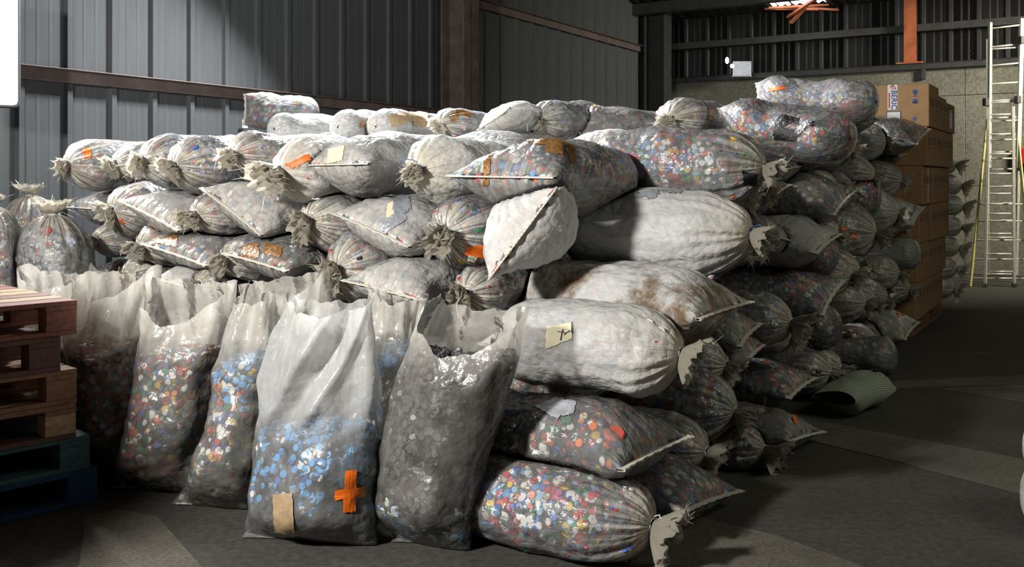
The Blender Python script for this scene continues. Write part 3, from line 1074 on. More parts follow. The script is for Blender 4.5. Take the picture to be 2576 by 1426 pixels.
S((1128, 443), (1398, 447), 206, 'hemmed sack with torn brown tape on top and a brown strip over its hem', off=-0.22, group=G_TOP, op=0.36, L=0.9, yaw=-7, wide=0.50,
  patches=[('brown_tape', [(1215, 395), (1235, 392), (1232, 464), (1216, 466)]), ('brown_tape', [(1316, 352), (1400, 346), (1452, 372), (1360, 366)]), ('brown_tape', [(1368, 352), (1412, 360), (1416, 392), (1374, 384)]), ('brown_tape', [(1420, 372), (1440, 372), (1450, 410), (1436, 410)])])
# second course
S((162, 520), (282, 528), 104, 'dim hemmed sack at the far left end of the second course', off=0.20, group=G_2, op=0.45)
K(282, 528, 148, 'tied sack with one large red lid below its bushy knot', off=-0.04, group=G_2, op=0.36, tuft=0.12, lids=[('red_cap', 302, 563, 0.036)])
S((303, 503), (456, 580), 122, 'hemmed pale sack whose hem slopes down right beside the red lid sack', off=-0.10, group=G_2, op=0.46, pal='pale')
K(492, 540, 136, 'tied sack with a broad drooping knot under two hemmed corners', off=-0.06, group=G_2, op=0.44, tuft=0.12)
S((512, 472), (664, 590), 138, 'hemmed sack with steep hem ending in a sharp white corner', off=-0.14, group=G_2, op=0.50, pal='pale', L=0.92)
K(775, 557, 162, 'tied sack of green and white caps with a petal shaped knot', off=-0.06, group=G_2, op=0.36, tuft=0.13, pal='dark')
S((838, 533), (1036, 620), 158, 'hemmed grey sack patched with silver tape near its right corner', off=-0.14, group=G_2, op=0.58, pal='pale', yaw=-4,
  patches=[('grey_tape', [(988, 500), (1028, 486), (1034, 526), (990, 560)]), ('silver_tape', [(950, 556), (1012, 530), (1024, 552), (966, 590)]), ('paper', [(975, 515), (990, 505), (992, 545), (972, 550)])])
K(1122, 588, 206, 'big tied sack of mixed caps with a wide orange tape at its right side', off=-0.18, group=G_2, op=0.30, tuft=0.13, wide=1.18, patches=[('orange_tape', [(1170, 618), (1244, 618), (1236, 656), (1172, 640)]), ('paper', [(1178, 640), (1200, 644), (1196, 660), (1174, 655)])])
S((1416, 452), (1229, 704), 214, 'white hemmed sack whose hem runs diagonally up to a peaked corner', d=4.28, group=G_2, op=0.92, pal='pale', yaw=26, L=0.74, wide=0.42)
# third course
K(240, 606, 84, 'shaded sack with dull knot low at the far left', off=0.12, group=G_3, op=0.40, tuft=0.08, pal='dark')
K(356, 620, 124, 'tied sack with straw knot left of the brown taped hem', off=-0.08, group=G_3, op=0.36, tuft=0.11)
S((362, 612), (526, 668), 110, 'hemmed sack with glossy brown tape at its upper left and a salmon cap', off=-0.16, group=G_3, op=0.44, patches=[('brown_tape', [(388, 598), (448, 590), (446, 622), (392, 612)]), ('brown_tape', [(424, 590), (452, 574), (458, 582), (432, 600)])])
K(566, 655, 134, 'tied sack with long radiating pleats and a knot hanging down', off=-0.12, group=G_3, op=0.36, tuft=0.11, pal='cool')
S((568, 636), (728, 682), 118, 'hemmed sack covered by crumpled brown tape along its top', off=-0.20, group=G_3, op=0.34, pal='dark', patches=[('brown_tape', [(606, 614), (650, 606), (652, 650), (612, 648)]), ('brown_tape', [(668, 612), (712, 622), (706, 650), (664, 640)])])
K(848, 678, 182, 'tied sack of striped look with tight pleats just above the open sacks', off=-0.16, group=G_3, op=0.38, tuft=0.13)
S((866, 703), (1066, 754), 142, 'hemmed sack of pink and white caps lying right behind the open sacks', off=-0.26, group=G_3, op=0.44, pal='pale', L=0.9, wide=0.42)
K(1172, 740, 136, 'shiny tied sack with a brown knot under the diagonal white hem', off=-0.26, group=G_3, op=0.28, tuft=0.11, pal='dark', L=0.9, brown=True)
# fourth course and below, mostly behind the open sacks
K(318, 694, 112, 'shaded tied sack peeping out under the brown taped hem', off=-0.12, group=G_LOW, op=0.40, tuft=0.08, pal='dark')
S((392, 700), (478, 722), 104, 'bluish white sack end between the two leftmost open sacks', off=-0.20, group=G_LOW, op=0.72, pal='pale')
K(500, 716, 108, 'small pleated sack end just over the rim of an open sack', off=-0.18, group=G_LOW, op=0.38, tuft=0.07)
S((610, 745), (770, 775), 120, 'dark sack behind the rims of the middle open sacks', off=-0.20, group=G_LOW, op=0.36, pal='dark')
S((1210, 862), (1345, 900), 150, 'cream sack with faint handwriting wedged behind the grey filled sack', d=4.45, group=G_LOW, op=0.90, pal='pale', L=0.7, writing=True)

# the corner column: sacks lying along the front, tied necks and hems to the right
G_C = 'sacks of the near corner column'
S_IN = dict(plane='R', group=G_C)
K(1640, 1322, 236, 'nearest sack on the floor at the heap corner, full of bright caps', d=3.93, L=0.92, wide=1.22, pitch=0, op=0.24, tuft=0.15, pal='mix', big=0.12, rt='R', **S_IN)
S((1762, 1078), (1524, 1192), 226, 'sack second from the floor in the corner column with a silver tape', d=3.98, L=0.90, op=0.26, pal='dark', wide=0.46, big=0.10,
  patches=[('silver_tape', [(1344, 1022), (1400, 1002), (1448, 1012), (1404, 1056)]), ('silver_tape', [(1400, 1030), (1448, 1012), (1444, 1040), (1416, 1050)])],
  lids=[('red_cap', 1546, 1086, 0.044), ('orange_tape', 1491, 1070, 0.018), ('orange_tape', 1455, 1113, 0.018), ('paper', 1468, 1044, 0.018)], **S_IN)
K(1712, 888, 226, 'cream tied sack with pale yellow paper and a crisp white knot', d=4.10, L=0.86, wide=1.15, op=0.78, pal='pale', tuft=0.12, patches=[('paper', [(1376, 822), (1444, 812), (1440, 852), (1372, 878)])], marks=[[(1410, 856), (1413, 856), (1419, 830), (1416, 830)], [(1404, 834), (1424, 838), (1424, 840), (1404, 836)], [(1440, 812), (1442, 812), (1442, 840), (1440, 840)], [(1420, 842), (1436, 832), (1437, 834), (1421, 844)]], **S_IN)
S((1897, 752), (1732, 806), 205, 'white sack with a brown dirt stain and a hem corner pointing right', d=4.38, L=1.02, op=0.94, pal='pale', dirt=0.95, wide=0.46, **S_IN)
K(1888, 588, 222, 'large white tied sack with a frayed knot and grey tape on top', d=4.62, L=0.98, wide=1.18, op=0.92, pal='pale', tuft=0.13, blue=True, patches=[('grey_tape', [(1585, 488), (1655, 478), (1660, 490), (1600, 498)]), ('grey_tape', [(1625, 484), (1656, 480), (1650, 500), (1628, 500)]), ('grey_tape', [(1660, 478), (1714, 474), (1712, 488), (1680, 486)])], **S_IN)
K(1922, 420, 212, 'crinkled clear sack of red and green caps crowning the corner column', d=4.92, L=0.98, wide=1.2, op=0.34, tuft=0.12, rt='S', patches=[('black_tape', [(1866, 430), (1906, 438), (1902, 468), (1870, 464)])], **S_IN)

# upper tier behind the top course
G_U = 'sacks of the upper tier'
S((622, 236), (619, 316), 72, 'lone bluish sack with an upright left hem against the metal wall', plane=np.array([1.0, -0.12, 0]), d=8.5, L=0.64, group=G_U, op=0.44, wide=0.34, pitch=-2)
K(690, 324, 88, 'flat bright sack right below the lone bluish one', d=7.4, group=G_U, op=0.5, pal='pale', ft='R', L=1.15)
K(850, 320, 92, 'bright sack with brown caps left of the papery sack', d=7.2, group=G_U, op=0.55, pal='pale', tuft=0.0, ft='R', L=0.9, patches=[('brown_tape', [(902, 308), (926, 300), (932, 312), (904, 322)])])
K(945, 318, 92, 'sack wrapped in beige papery tape on the upper tier', d=7.1, group=G_U, op=0.6, pal='pale', ft='R', L=0.9, patches=[('card_patch', [(975, 292), (1030, 284), (1060, 300), (985, 320)]), ('card_patch', [(1030, 284), (1078, 284), (1074, 320), (1040, 318)])])
K(1108, 312, 86, 'tied sack with torn brown tape left of the peaked white hem', d=6.9, group=G_U, op=0.5, tuft=0.09, pal='cool', L=0.9, patches=[('brown_tape', [(1128, 296), (1150, 274), (1164, 282), (1140, 310)]), ('brown_tape', [(1150, 276), (1186, 284), (1188, 296), (1160, 290)])])
S((1205, 328), (1287, 272), 84, 'white sack whose hem rises steeply to a peak on the upper tier', d=6.5, group=G_U, op=0.72, pal='pale', wide=0.42)
K(1352, 306, 112, 'tied blue and white sack with a peaked top and thick knot', d=6.6, group=G_U, op=0.38, tuft=0.10, pal='cool', pitch=3)
S((1424, 282), (1470, 345), 96, 'wrinkled sack with a loose triangular hem corner on its left', d=6.9, group=G_U, op=0.46, wide=0.44, L=0.95, yaw=-20)
S((1420, 372), (1568, 388), 116, 'smooth white lens shaped sack just behind the crinkled red and green one', d=5.75, group=G_U, op=0.72, pal='pale', wide=0.46, L=0.8)
K(1683, 300, 112, 'tied sack with orange caps and fan of pleats at the upper tier', d=6.5, group=G_U, op=0.40, tuft=0.09, wide=1.3, yaw=-8, patches=[('card_patch', [(1782, 272), (1798, 276), (1798, 306), (1780, 302)])])
K(1838, 296, 66, 'small dull sack behind the black taped one', d=7.6, group=G_U, op=0.5, ft='R', L=0.7)
S((1816, 278), (1836, 352), 128, 'sack with black tape strips and loose bright caps on the right crest', plane=-UX * 0.9 - VX * 0.25, d=6.55, L=0.90, group=G_U, op=0.26, wide=0.46, pitch=-7, size=1.25, big=0.2,
  patches=[('black_tape', [(1930, 316), (1966, 290), (1996, 302), (1950, 334)]), ('black_tape', [(1966, 290), (2050, 306), (2046, 320), (1964, 304)]), ('black_tape', [(1944, 320), (2010, 326), (2002, 358), (1948, 350)]), ('black_tape', [(1990, 330), (2024, 306), (2036, 314), (2000, 350)])])
S((1911, 212), (1912, 296), 104, 'topmost sack with an orange tape on its upright left hem', plane=-UX * 0.9 - VX * 0.12, d=7.1, L=0.84, group=G_U, op=0.40, pal='cool', wide=0.42, pitch=-3,
  patches=[('orange_tape', [(1934, 220), (1960, 217), (1984, 224), (1930, 231)]), ('red_cap', [(2108, 256), (2164, 252), (2172, 290), (2122, 298)])])
S((1880, 262), (1912, 292), 60, 'white corner of a sack behind the topmost one', d=7.4, plane='F', group=G_U, op=0.94, pal='pale', L=0.6)

# right flank (hems and tied necks towards the aisle, in the shade)
G_R = 'sacks of the shaded right flank'
R = dict(plane='R', group=G_R)
K(2010, 372, 120, 'greyish rounded sack under the black taped one', off=0.62, op=0.5, ft='R', **R)
S((1936, 432), (2064, 408), 134, 'dull sack with a level pale hem and loose white string', off=0.34, op=0.5, **R)
S((2082, 548), (2152, 470), 158, 'dark greenish sack with two sharp hem corners below the black taped one', off=0.22, op=0.40, pal='dark', **R)
S((2040, 640), (2112, 584), 136, 'long plain brownish sack behind the frayed white knot', off=0.26, op=0.62, pal='dark', **R)
S((1984, 736), (2064, 666), 128, 'sack with a slanting pale hem behind the dirt stained one', off=0.30, op=0.46, pal='dark', **R)
K(2108, 640, 122, 'reddish rounded sack left of the large drooping knot', off=0.18, op=0.44, ft='R', pal='red', **R)
K(2204, 588, 178, 'large tied sack with an orange tape and a big drooping knot', off=0.12, op=0.46, tuft=0.17, pal='dark', patches=[('orange_tape', [(2114, 568), (2150, 584), (2160, 602), (2118, 590)])], **R)
K(2216, 492, 138, 'sack with two orange tape ends high on the flank', off=0.22, op=0.40, ft='R', patches=[('orange_tape', [(2200, 426), (2216, 430), (2226, 456), (2212, 452)]), ('orange_tape', [(2170, 444), (2184, 434), (2182, 448), (2172, 456)])], **R)
K(2262, 532, 104, 'sack with a round cream coloured knot near the cartons', off=0.05, op=0.6, tuft=0.15, **R)
S((2288, 566), (2318, 520), 96, 'pale sack with a torn white corner beside the cartons', off=0.05, op=0.7, pal='pale', **R)
K(1990, 812, 150, 'tied sack with a broad fan knot behind the cream sack', off=0.06, op=0.38, tuft=0.17, **R)
S((2060, 792), (2114, 704), 138, 'sack with white caps and an upright leaning hem', off=0.10, op=0.30, pal='mix', **R)
S((1975, 1002), (2044, 948), 128, 'clear sack of red and white caps low behind the corner column', off=0.06, op=0.30, pal='mix', **R)
S((1850, 872), (1905, 812), 140, 'smooth dark sack right behind the crisp white knot', off=0.16, op=0.5, pal='dark', **R)
K(1850, 1036, 202, 'big dim tied sack of green caps with a bushy knot', off=0.06, op=0.30, tuft=0.16, pal='mix', big=0.12, **R)
S((1690, 1290), (1880, 1222), 158, 'sack on the floor behind the nearest one with two ochre lids', off=0.08, op=0.32, pal='mix', lids=[('paper', 1762, 1214, 0.024), ('paper', 1784, 1220, 0.022)], **R)
K(1922, 1132, 116, 'small dim tied sack on the floor with its knot hanging to the ground', off=0.06, op=0.36, tuft=0.16, pal='dark', **R)
S((1972, 1110), (2070, 1082), 114, 'grey sack on the floor with a small red orange tag', off=0.06, op=0.46, pal='grey', patches=[('orange_tape', [(1992, 1044), (2002, 1042), (2006, 1064), (1996, 1066)])], **R)
K(2090, 940, 122, 'dull tied sack with a twisted knot beside the green mesh sack', off=0.04, op=0.42, tuft=0.13, pal='dark', **R)
K(2116, 824, 118, 'shiny dark rounded sack low on the flank', off=0.12, op=0.34, ft='R', pal='dark', **R)
K(2178, 762, 110, 'greenish knotted sack above the shiny dark one', off=0.12, op=0.5, tuft=0.11, pal='dark', **R)
K(2262, 690, 108, 'sack with a mauve pleated end next to the cartons', off=0.04, op=0.55, tuft=0.10, pal='red', **R)
S((2262, 862), (2312, 800), 122, 'sack bearing a large orange tape at the foot of the cartons', off=0.04, op=0.6, pal='dark', patches=[('orange_tape', [(2234, 748), (2304, 740), (2308, 780), (2260, 798)])], **R)
K(2190, 888, 100, 'pinkish sack with two yellow caps low on the flank', off=0.10, op=0.34, ft='R', pal='red', lids=[('paper', 2130, 898, 0.026), ('paper', 2142, 910, 0.026)], **R)
K(2258, 900, 96, 'dim sack on the floor next to the carton pallet', off=0.06, op=0.5, ft='R', pal='dark', **R)
S((2296, 366), (2334, 322), 96, 'sack with a pale pointed corner over the cartons', off=0.20, op=0.5, pal='red', pitch=2, **R)
K(2232, 352, 96, 'sack with a yellowish knot right under the topmost one', off=0.42, op=0.5, tuft=0.12, **R)
K(2200, 440, 100, 'sack with a small white knot right of the loose bright caps', off=0.34, op=0.44, tuft=0.10, pal='dark', **R)
K(2268, 452, 104, 'dark gathered sack between the cartons and the small white knot', off=0.14, op=0.4, tuft=0.11, pal='dark', **R)
K(2316, 640, 84, 'pale green rounded sack end touching the cartons', off=0.0, op=0.6, ft='R', pal='grey', **R)

# tied sacks standing behind the pallets on the left
G_S = 'tied sacks standing at the left wall'
def standing(px, ytop, wpx, d, L, label, **o):
    E = at(px, ytop, d)
    Wm = wpx / F * d
    add_sack(Sack(E, (0.02, 0.03, -1), L, Wm, Wm * 0.9, 'K', 'S', aend=Wm * 0.56, up=VX), label, group=G_S, stand=True, **o)
standing(75, 492, 158, 7.1, 1.38, 'tall dim tied sack farthest back at the left wall', op=0.40, tuft=0.12, pal='dark', squash=0.5)
standing(132, 540, 192, 6.15, 1.27, 'tied sack of big pale discs standing behind the wooden pallets', op=0.30, tuft=0.13, pal='disc', size=2.2, big=0.0)
standing(-22, 520, 150, 6.1, 1.32, 'tied sack cut by the left picture edge', op=0.40, tuft=0.1, pal='dark')
EXPLICIT = len(SACKS)

# sacks that fill the courses behind and below those above
def far_enough(E, a, L, lim):
    for s, o in SACKS:
        for q in (0.1, 0.35, 0.6):
            p = E + a * L * q
            t = np.clip((p - s.E) @ s.a, 0.05, s.L - 0.05)
            if np.linalg.norm(p - s.E - s.a * t) < lim:
                return False
    return True
def clear_view(E):
    """a filling sack must not stand right before the end of a sack listed above"""
    v = E - CAMP
    for s, o in SACKS[:EXPLICIT]:
        w = s.E - CAMP
        if np.linalg.norm(w / np.linalg.norm(w) - v / np.linalg.norm(v)) * np.linalg.norm(v) < 0.17 and np.linalg.norm(v) < np.linalg.norm(w) + 0.1:
            return False
    return True
ORD = ['first', 'second', 'third', 'fourth', 'fifth', 'sixth', 'seventh', 'eighth', 'ninth', 'tenth', 'eleventh', 'twelfth', 'thirteenth', 'fourteenth', 'fifteenth']
HH = 0.335
for row in range(5):                                         # front face
    for k in range(10):
        u = 0.62 + k * 0.40 + (0.2 if row % 2 else 0)
        E = OX + UX * u + VX * (0.10 + 0.02 * row + rng.uniform(-.03, .03)) + ZX * (0.165 + row * 0.315)
        if u < 4.4 and far_enough(E, VX, 0.86, 0.235):
            add_sack(Sack(E, VX, 0.86, 0.40, HH, ['K', 'S'][(k + row) % 2], 'R', rollf=rng.uniform(-.3, .3)),
                     'sack in the front face, %s course from the floor, %s from the near corner' % (ORD[row], ORD[k]), group='inner sacks of the front face', op=0.42, tuft=0.09, fill=True)
for row in range(7):                                         # right flank
    for k in range(14):
        q = 0.62 + k * 0.42 + (0.2 if row % 2 else 0)
        E = OX + VX * q + UX * ((0.12 + 0.05 * row) * (1.0 if q < 3 else 0.35) + rng.uniform(-.04, .04)) + ZX * (0.165 + row * 0.315)
        if q < 6.0 and (row < 5 or q > 2.6) and (row < 6 or q > 3.4) and far_enough(E, UX, 0.86, 0.215) and clear_view(E):
            add_sack(Sack(E, UX, 0.86, 0.40, HH, ['K', 'S', 'K'][(k + 2 * row) % 3], 'R', rollf=rng.uniform(-.4, .4)),
                     'dim sack in the right flank, %s course from the floor, %s back from the corner' % (ORD[row], ORD[k]), group='inner sacks of the right flank', op=0.46, tuft=0.12, pal=['mix', 'dark', 'mix', 'red'][(k * 3 + row) % 4], fill=True)
for row in range(4, 7):                                      # what carries the upper tier
    for k in range(4):
        for b in range(3):
            u = 0.95 + k * 0.85
            E = OX + UX * u + VX * (1.05 + b * 0.95) + ZX * (0.165 + row * 0.30)
            if row == 6:
                continue
            if far_enough(E, VX, 0.86, 0.26):
                add_sack(Sack(E, VX, 0.9, 0.60, HH, 'S', 'R'), 'buried sack under the upper tier, %s layer, %s block from the corner, %s row back' % (ORD[row], ORD[k], ORD[b]), group='buried sacks', op=0.6, fill=True, buried=True)
print('SACKS', EXPLICIT, len(SACKS))

def build_sack(i):
    s, o = SACKS[i]
    ppm = F / max(2.5, (s.E + s.a * 0.2)[1])
    buried = o.get('buried')
    near = ppm > 470
    nS, nT = (18, 20) if buried else ((72, 84) if near else ((56, 64) if ppm > 330 else (40, 48)))
    P, cen, ga, t, th = s.grid(nS, nT)
    P, kk = press(i, [x for x, _ in SACKS], P, cen)
    org = np.array([s.C[0], s.C[1], P[..., 2].min()])
    root = empty('sack', tuple(org), o['label'], 'sack', o.get('group'))
    opq = o.get('op', 0.45) * (0.68 if 'right flank' in (o.get('group') or '') and o.get('op', 0.45) < 0.6 else 1.0)
    if o.get('pal') == 'pale' and 0.4 < opq <= 0.6:
        opq = 0.62
    film = film_mat(op_round(opq), gloss=0.9 if o.get('op', 0.45) < 0.7 else 0.35, rough=0.20 if o.get('op', 0.45) < 0.7 else 0.38, dirt=o.get('dirt', 0.0))
    body = mesh_np('sack_body', P.reshape(-1, 3), [grid_faces(nS, nT)], film, root, True, org)
    add_attr(body.data, 'gather', ga)
    wrap_uv(body.data, nS, nT, t)
    if buried:
        return
    # contents
    Nn = grid_normals(P)
    if ((P - cen) * Nn).sum() < 0:
        Nn = -Nn
    pal = o.get('pal', 'mix')
    op = o.get('op', 0.45)
    rr = np.linalg.norm(P - cen, axis=-1, keepdims=True) + 1e-6
    size = o.get('size', 1.0)
    caps = None
    hidden = o.get('fill') and s.ft and ppm < 560 and i >= EXPLICIT and s.a @ VX > 0.9
    if op < 0.82 and ppm > 290 and not hidden:
        ok = (ga < 0.72) & (rr[..., 0] > 0.05)
        for typ, dist in ((s.ft, t), (s.rt, s.L - t)):
            if typ == 'S':
                side = np.abs(np.cos(th))[None] > 0.80
                ok = ok & (dist[:, None] > np.where(side, 0.22, 0.08))
        ok = ok & (s.prof(t)[1] > 0.07)[:, None]
        dens = (1250 if ppm > 330 else 1000) / size ** 1.6
        caps = scatter_caps(P, Nn, ok, dens, pal, s.seed, big=o.get('big', 0.06), size=size)
    ins = 0.020 if caps is not None else 0.010
    coreP = P - (P - cen) / rr * np.minimum(ins, rr * 0.5)
    caps_object(root, org, coreP, caps, pal)
    # tied neck
    for typ, end_i, sg in ((s.ft, 0, -1), (s.rt, nS - 1, 1)):
        if typ == 'K' and o.get('tuft', 0.1) > 0:
            ring = P[end_i].mean(0)
            tf = film_mat(0.72, (0.95, 0.89, 0.75), 0.25, 0.4) if not o.get('brown') else film_mat(0.72, (0.56, 0.43, 0.26), 0.4, 0.35)
            d = s.a * sg
            tuft(root, org, ring, d, o.get('tuft', 0.1), tf, s.seed, o.get('squash', 0.65), 0.45 if not o.get('stand') else -0.2, i)
            tie(root, org, ring, d, M['string_blue'] if o.get('blue') else M['string'], s.seed, tail=(s.seed % 3 == 0) or bool(o.get('blue')))
        if typ == 'S' and end_i == 0:
            hem(root, org, P[end_i], s.a * sg, s.seed, i)
    # tapes, labels and lids on the film
    if o.get('patches') or o.get('lids') or o.get('writing') or o.get('marks'):
        bvh = BVHTree.FromPolygons([Vector(v) for v in P.reshape(-1, 3)], [tuple(f) for f in grid_faces(nS, nT)])
        for k, (mat, quad) in enumerate(o.get('patches', [])):
            pn = 'paper_label' if 'paper' in mat else ('red_plastic' if mat == 'red_cap' else 'tape_patch')
            patch(root, org, bvh, quad, M[mat], pn, seed=s.seed + k, ragged=0.8 if 'paper' in mat else 2.0, lift=-0.004 if mat == 'red_cap' else 0.004)
        for k, quad in enumerate(o.get('marks', [])):
            patch(root, org, bvh, quad, M['pen'], 'pen_mark', seed=s.seed + k, ragged=0.0, n=3, lift=0.0085)
        if o.get('writing'):
            dr = at(1318, 862, 1.0) - CAMP; dr /= np.linalg.norm(dr)
            hit, nr, fi, ds = bvh.ray_cast(Vector(CAMP), Vector(dr), 40)
            if hit is not None:
                nr = nr if nr.dot(Vector(dr)) < 0 else -nr
                m4 = basis(Vector(hit) + nr * 0.012 - Vector(org), Vector(ZX).cross(nr), ez=nr) @ Matrix.Rotation(-0.3, 4, 'Z')
                text_obj('lettering', 'OLE', 0.05, M['pen'], root, m4)
        for k, (mat, px, py, rad) in enumerate(o.get('lids', [])):
            dr = at(px, py, 1.0) - CAMP
            dr /= np.linalg.norm(dr)
            hit, nr, fi, ds = bvh.ray_cast(Vector(CAMP), Vector(dr), 40)
            if hit is None:
                print('LID LOST', px, py)
                continue
            nr = np.array(nr); nr = -nr if nr @ dr > 0 else nr
            V, q, g, c = build_caps(np.array([np.array(hit) - nr * 0.002]), nr[None], np.array([rad]), np.zeros((1, 3)), 1)
            mesh_np('large_lid', V, [q, g], M[mat], root, False, org)

def op_round(x):
    return round(x if x > 0.6 else x * 0.82, 2)

for i in range(len(SACKS)):
    build_sack(i)
print('CAPS', N_CAPS[0])
# ------------------------------------------------------------------ open sacks standing in front
G_O = 'open sacks standing before the heap'
def cubic(xs, ys, x):
    xs, ys = np.asarray(xs, float), np.asarray(ys, float)
    m = np.gradient(ys, xs)
    i = np.clip(np.searchsorted(xs, x) - 1, 0, len(xs) - 2)
    h = xs[i + 1] - xs[i]
    t = np.clip((x - xs[i]) / h, 0, 1)
    return (2*t**3 - 3*t**2 + 1) * ys[i] + (t**3 - 2*t**2 + t) * h * m[i] + (-2*t**3 + 3*t**2) * ys[i+1] + (t**3 - t**2) * h * m[i+1]

def open_sack(label, d, yaw, levels, depths, rim, fill, palf, seed, op=0.38, fold=1.0, patches=(), folds=(), core='dark', tint=(0.91, 0.875, 0.79)):
    """levels: (row, left, right) measured on the photograph at distance d, turned into metres at once"""
    zs = np.array([CZ - (y - HY) / F * d for y, l, r in levels]); zs[0] = 0.0
    xc = np.array([((l + r) / 2 - CX) / F * d for y, l, r in levels])
    c, sn = math.cos(math.radians(yaw)), math.sin(math.radians(yaw))
    e1 = np.array([c, -sn, 0.0]); e2 = np.array([sn, c, 0.0])
    A = np.array([(r - l) / 2 / F * d for y, l, r in levels]) / max(0.6, c * 0.98 + 0.02)
    zd = np.array([max(0.0, CZ - (y - HY) / F * d) for y, b in depths]); B = np.array([b for y, b in depths])
    zf = CZ - (fill - HY) / F * d
    nS, nT = 88, 120
    th = np.linspace(0, 2 * np.pi, nT, endpoint=False)
    rz = np.array([CZ - (y - HY) / F * d for y in rim])
    tt = np.arange(-1, 10) * np.pi / 4
    rz = cubic(tt, np.concatenate([[rz[7]], rz, rz[:2]]), th)
    r = np.random.RandomState(seed)
    rz = rz + 0.007 * np.sin(9 * th + seed) + 0.0025 * np.sin(21 * th + 2 * seed) + r.normal(0, 0.0015, nT)
    q = np.linspace(0, 1, nS)[:, None]
    q = 0.82 * q + 0.18 * q * q
    z = 0.006 + q * (rz[None] - 0.006)
    a = cubic(zs, A, z); b = cubic(zd, B, z); x0 = cubic(zs, xc, z)
    ca, sa = np.cos(th)[None], np.sin(th)[None]
    ex = 0.82
    X = np.sign(ca) * np.abs(ca) ** 1.0 * a
    Y = np.sign(sa) * np.abs(sa) ** ex * b
    emptyness = np.clip((z - zf + 0.05) / 0.16, 0, 1) * np.clip(z / 0.1, 0, 1)
    # folds in the empty film, lumps where it is full
    k1, k2 = r.randint(4, 6), r.randint(9, 13)
    w = np.sin(k1 * th[None] + 5 * z + r.uniform(0, 6)) * 0.020 + np.sin(k2 * th[None] - 7 * z + r.uniform(0, 6)) * 0.006 + np.sin((k2 + 8) * th[None] + 4 * z + r.uniform(0, 6)) * 0.0015
    dn = w * emptyness * fold
    P0 = np.stack([X, Y, z], -1)
    dn = dn + (0.010 * snoise(P0, seed, 12) + 0.006 * snoise(P0, seed + 1, 30) + 0.003 * snoise(P0, seed + 2, 65)) * np.clip(z / 0.05, 0, 1)
    for (t0, wd_, slope, dep_) in folds:                    # long creases: centre angle at the fill line, width, drift, depth
        u = np.angle(np.exp(1j * (th[None] - t0 - slope * (z - zf))))
        dn = dn - dep_ * np.exp(-(u / wd_) ** 2) * emptyness + dep_ * 0.8 * np.exp(-((np.abs(u) - 1.7 * wd_) / (0.8 * wd_)) ** 2) * emptyness
    nx, ny = np.cos(th)[None] * b, np.sin(th)[None] * a
    nl = np.sqrt(nx * nx + ny * ny) + 1e-6
    X = X + nx / nl * dn; Y = Y + ny / nl * dn
    base = np.array([0.0, d, 0.0])
    P = base + (x0 / c * 1.0)[..., None] * np.array([c, 0, 0]) + X[..., None] * e1 + Y[..., None] * e2 + z[..., None] * ZX
    org = np.array([P[0, :, 0].mean(), d, 0.0])
    root = empty('open_sack', tuple(org), label, 'sack', G_O)
    film = film_mat(round(op * 0.56, 2), tint, 0.9, 0.22, 0.0, True)
    # bottom closed by a flat row
    bot = P[0].copy(); cenb = (bot - org) * np.array([1.0, 0.05, 0]) + org; cenb[:, 2] = 0.005
    P = np.concatenate([cenb[None], P]); nS += 1
    z = np.concatenate([z[:1], z])
    body = mesh_np('sack_body', P.reshape(-1, 3), [grid_faces(nS, nT)], film, root, True, org)
    ga = np.clip(0.0 + 0.33 * np.concatenate([emptyness[:1], emptyness]), 0, 1)
    add_attr(body.data, 'gather', ga)
    wrap_uv(body.data, nS, nT, np.linspace(0, 1, nS))
    # rim hem roll
    rim_ring = P[-1]
    # contents
    axis_pt = P.mean(1, keepdims=True)
    rr = np.linalg.norm(P - axis_pt, axis=-1, keepdims=True) + 1e-6
    heap = zf + 0.03 * np.sin(2 * th + seed) + 0.02 * np.sin(5 * th)
    inside = z < heap[None]
    Nn = grid_normals(P)
    if ((P - axis_pt) * Nn).sum() < 0:
        Nn = -Nn
    caps = scatter_caps(P, Nn, inside & (z > 0.012), 1350, 'mix', seed, big=0.05, palf=lambda pos, r_: palf(pos, r_, zf))
    coreP = P - (P - axis_pt) / rr * np.minimum(0.020, rr * 0.5)
    coreP[..., 2] = np.minimum(coreP[..., 2], heap[None] - 0.012)
    cc = coreP[-1].mean(0)
    top = cc + (coreP[-1] - cc) * 0.02; top[:, 2] = heap.mean() + 0.02
    last = int(np.argmin(np.abs(z.mean(1) - zf)))
    coreP = np.concatenate([coreP[:last + 1], (coreP[last] * 0.6 + top * 0.4)[None], top[None]])
    # loose caps on top of the contents
    n = 260
    rr_ = np.sqrt(r.rand(n)) * 0.95; ti = r.randint(0, nT, n)
    edge = coreP[last][ti]
    pos = top.mean(0)[None] * (1 - rr_[:, None]) + edge * rr_[:, None]
    pos[:, 2] += 0.012
    nr = r.normal(size=(n, 3)) * 0.5 + ZX; nr /= np.linalg.norm(nr, axis=1, keepdims=True)
    more = build_caps(pos, nr, r.uniform(0.0135, 0.018, n), palf(pos, r, zf), seed)
    off = len(caps[0])
    caps = (np.concatenate([caps[0], more[0]]), np.concatenate([caps[1], more[1] + off]), np.concatenate([caps[2], more[2] + off]), np.concatenate([caps[3], more[3]]))
    caps_object(root, org, coreP, caps, core)
    if patches:
        bvh = BVHTree.FromPolygons([Vector(v) for v in P.reshape(-1, 3)], [tuple(f) for f in grid_faces(nS, nT)])
        for k, (mat, quad) in enumerate(patches):
            patch(root, org, bvh, quad, M[mat], 'tape_patch', seed=seed + k, ragged=1.2, lift=0.005)
    return root

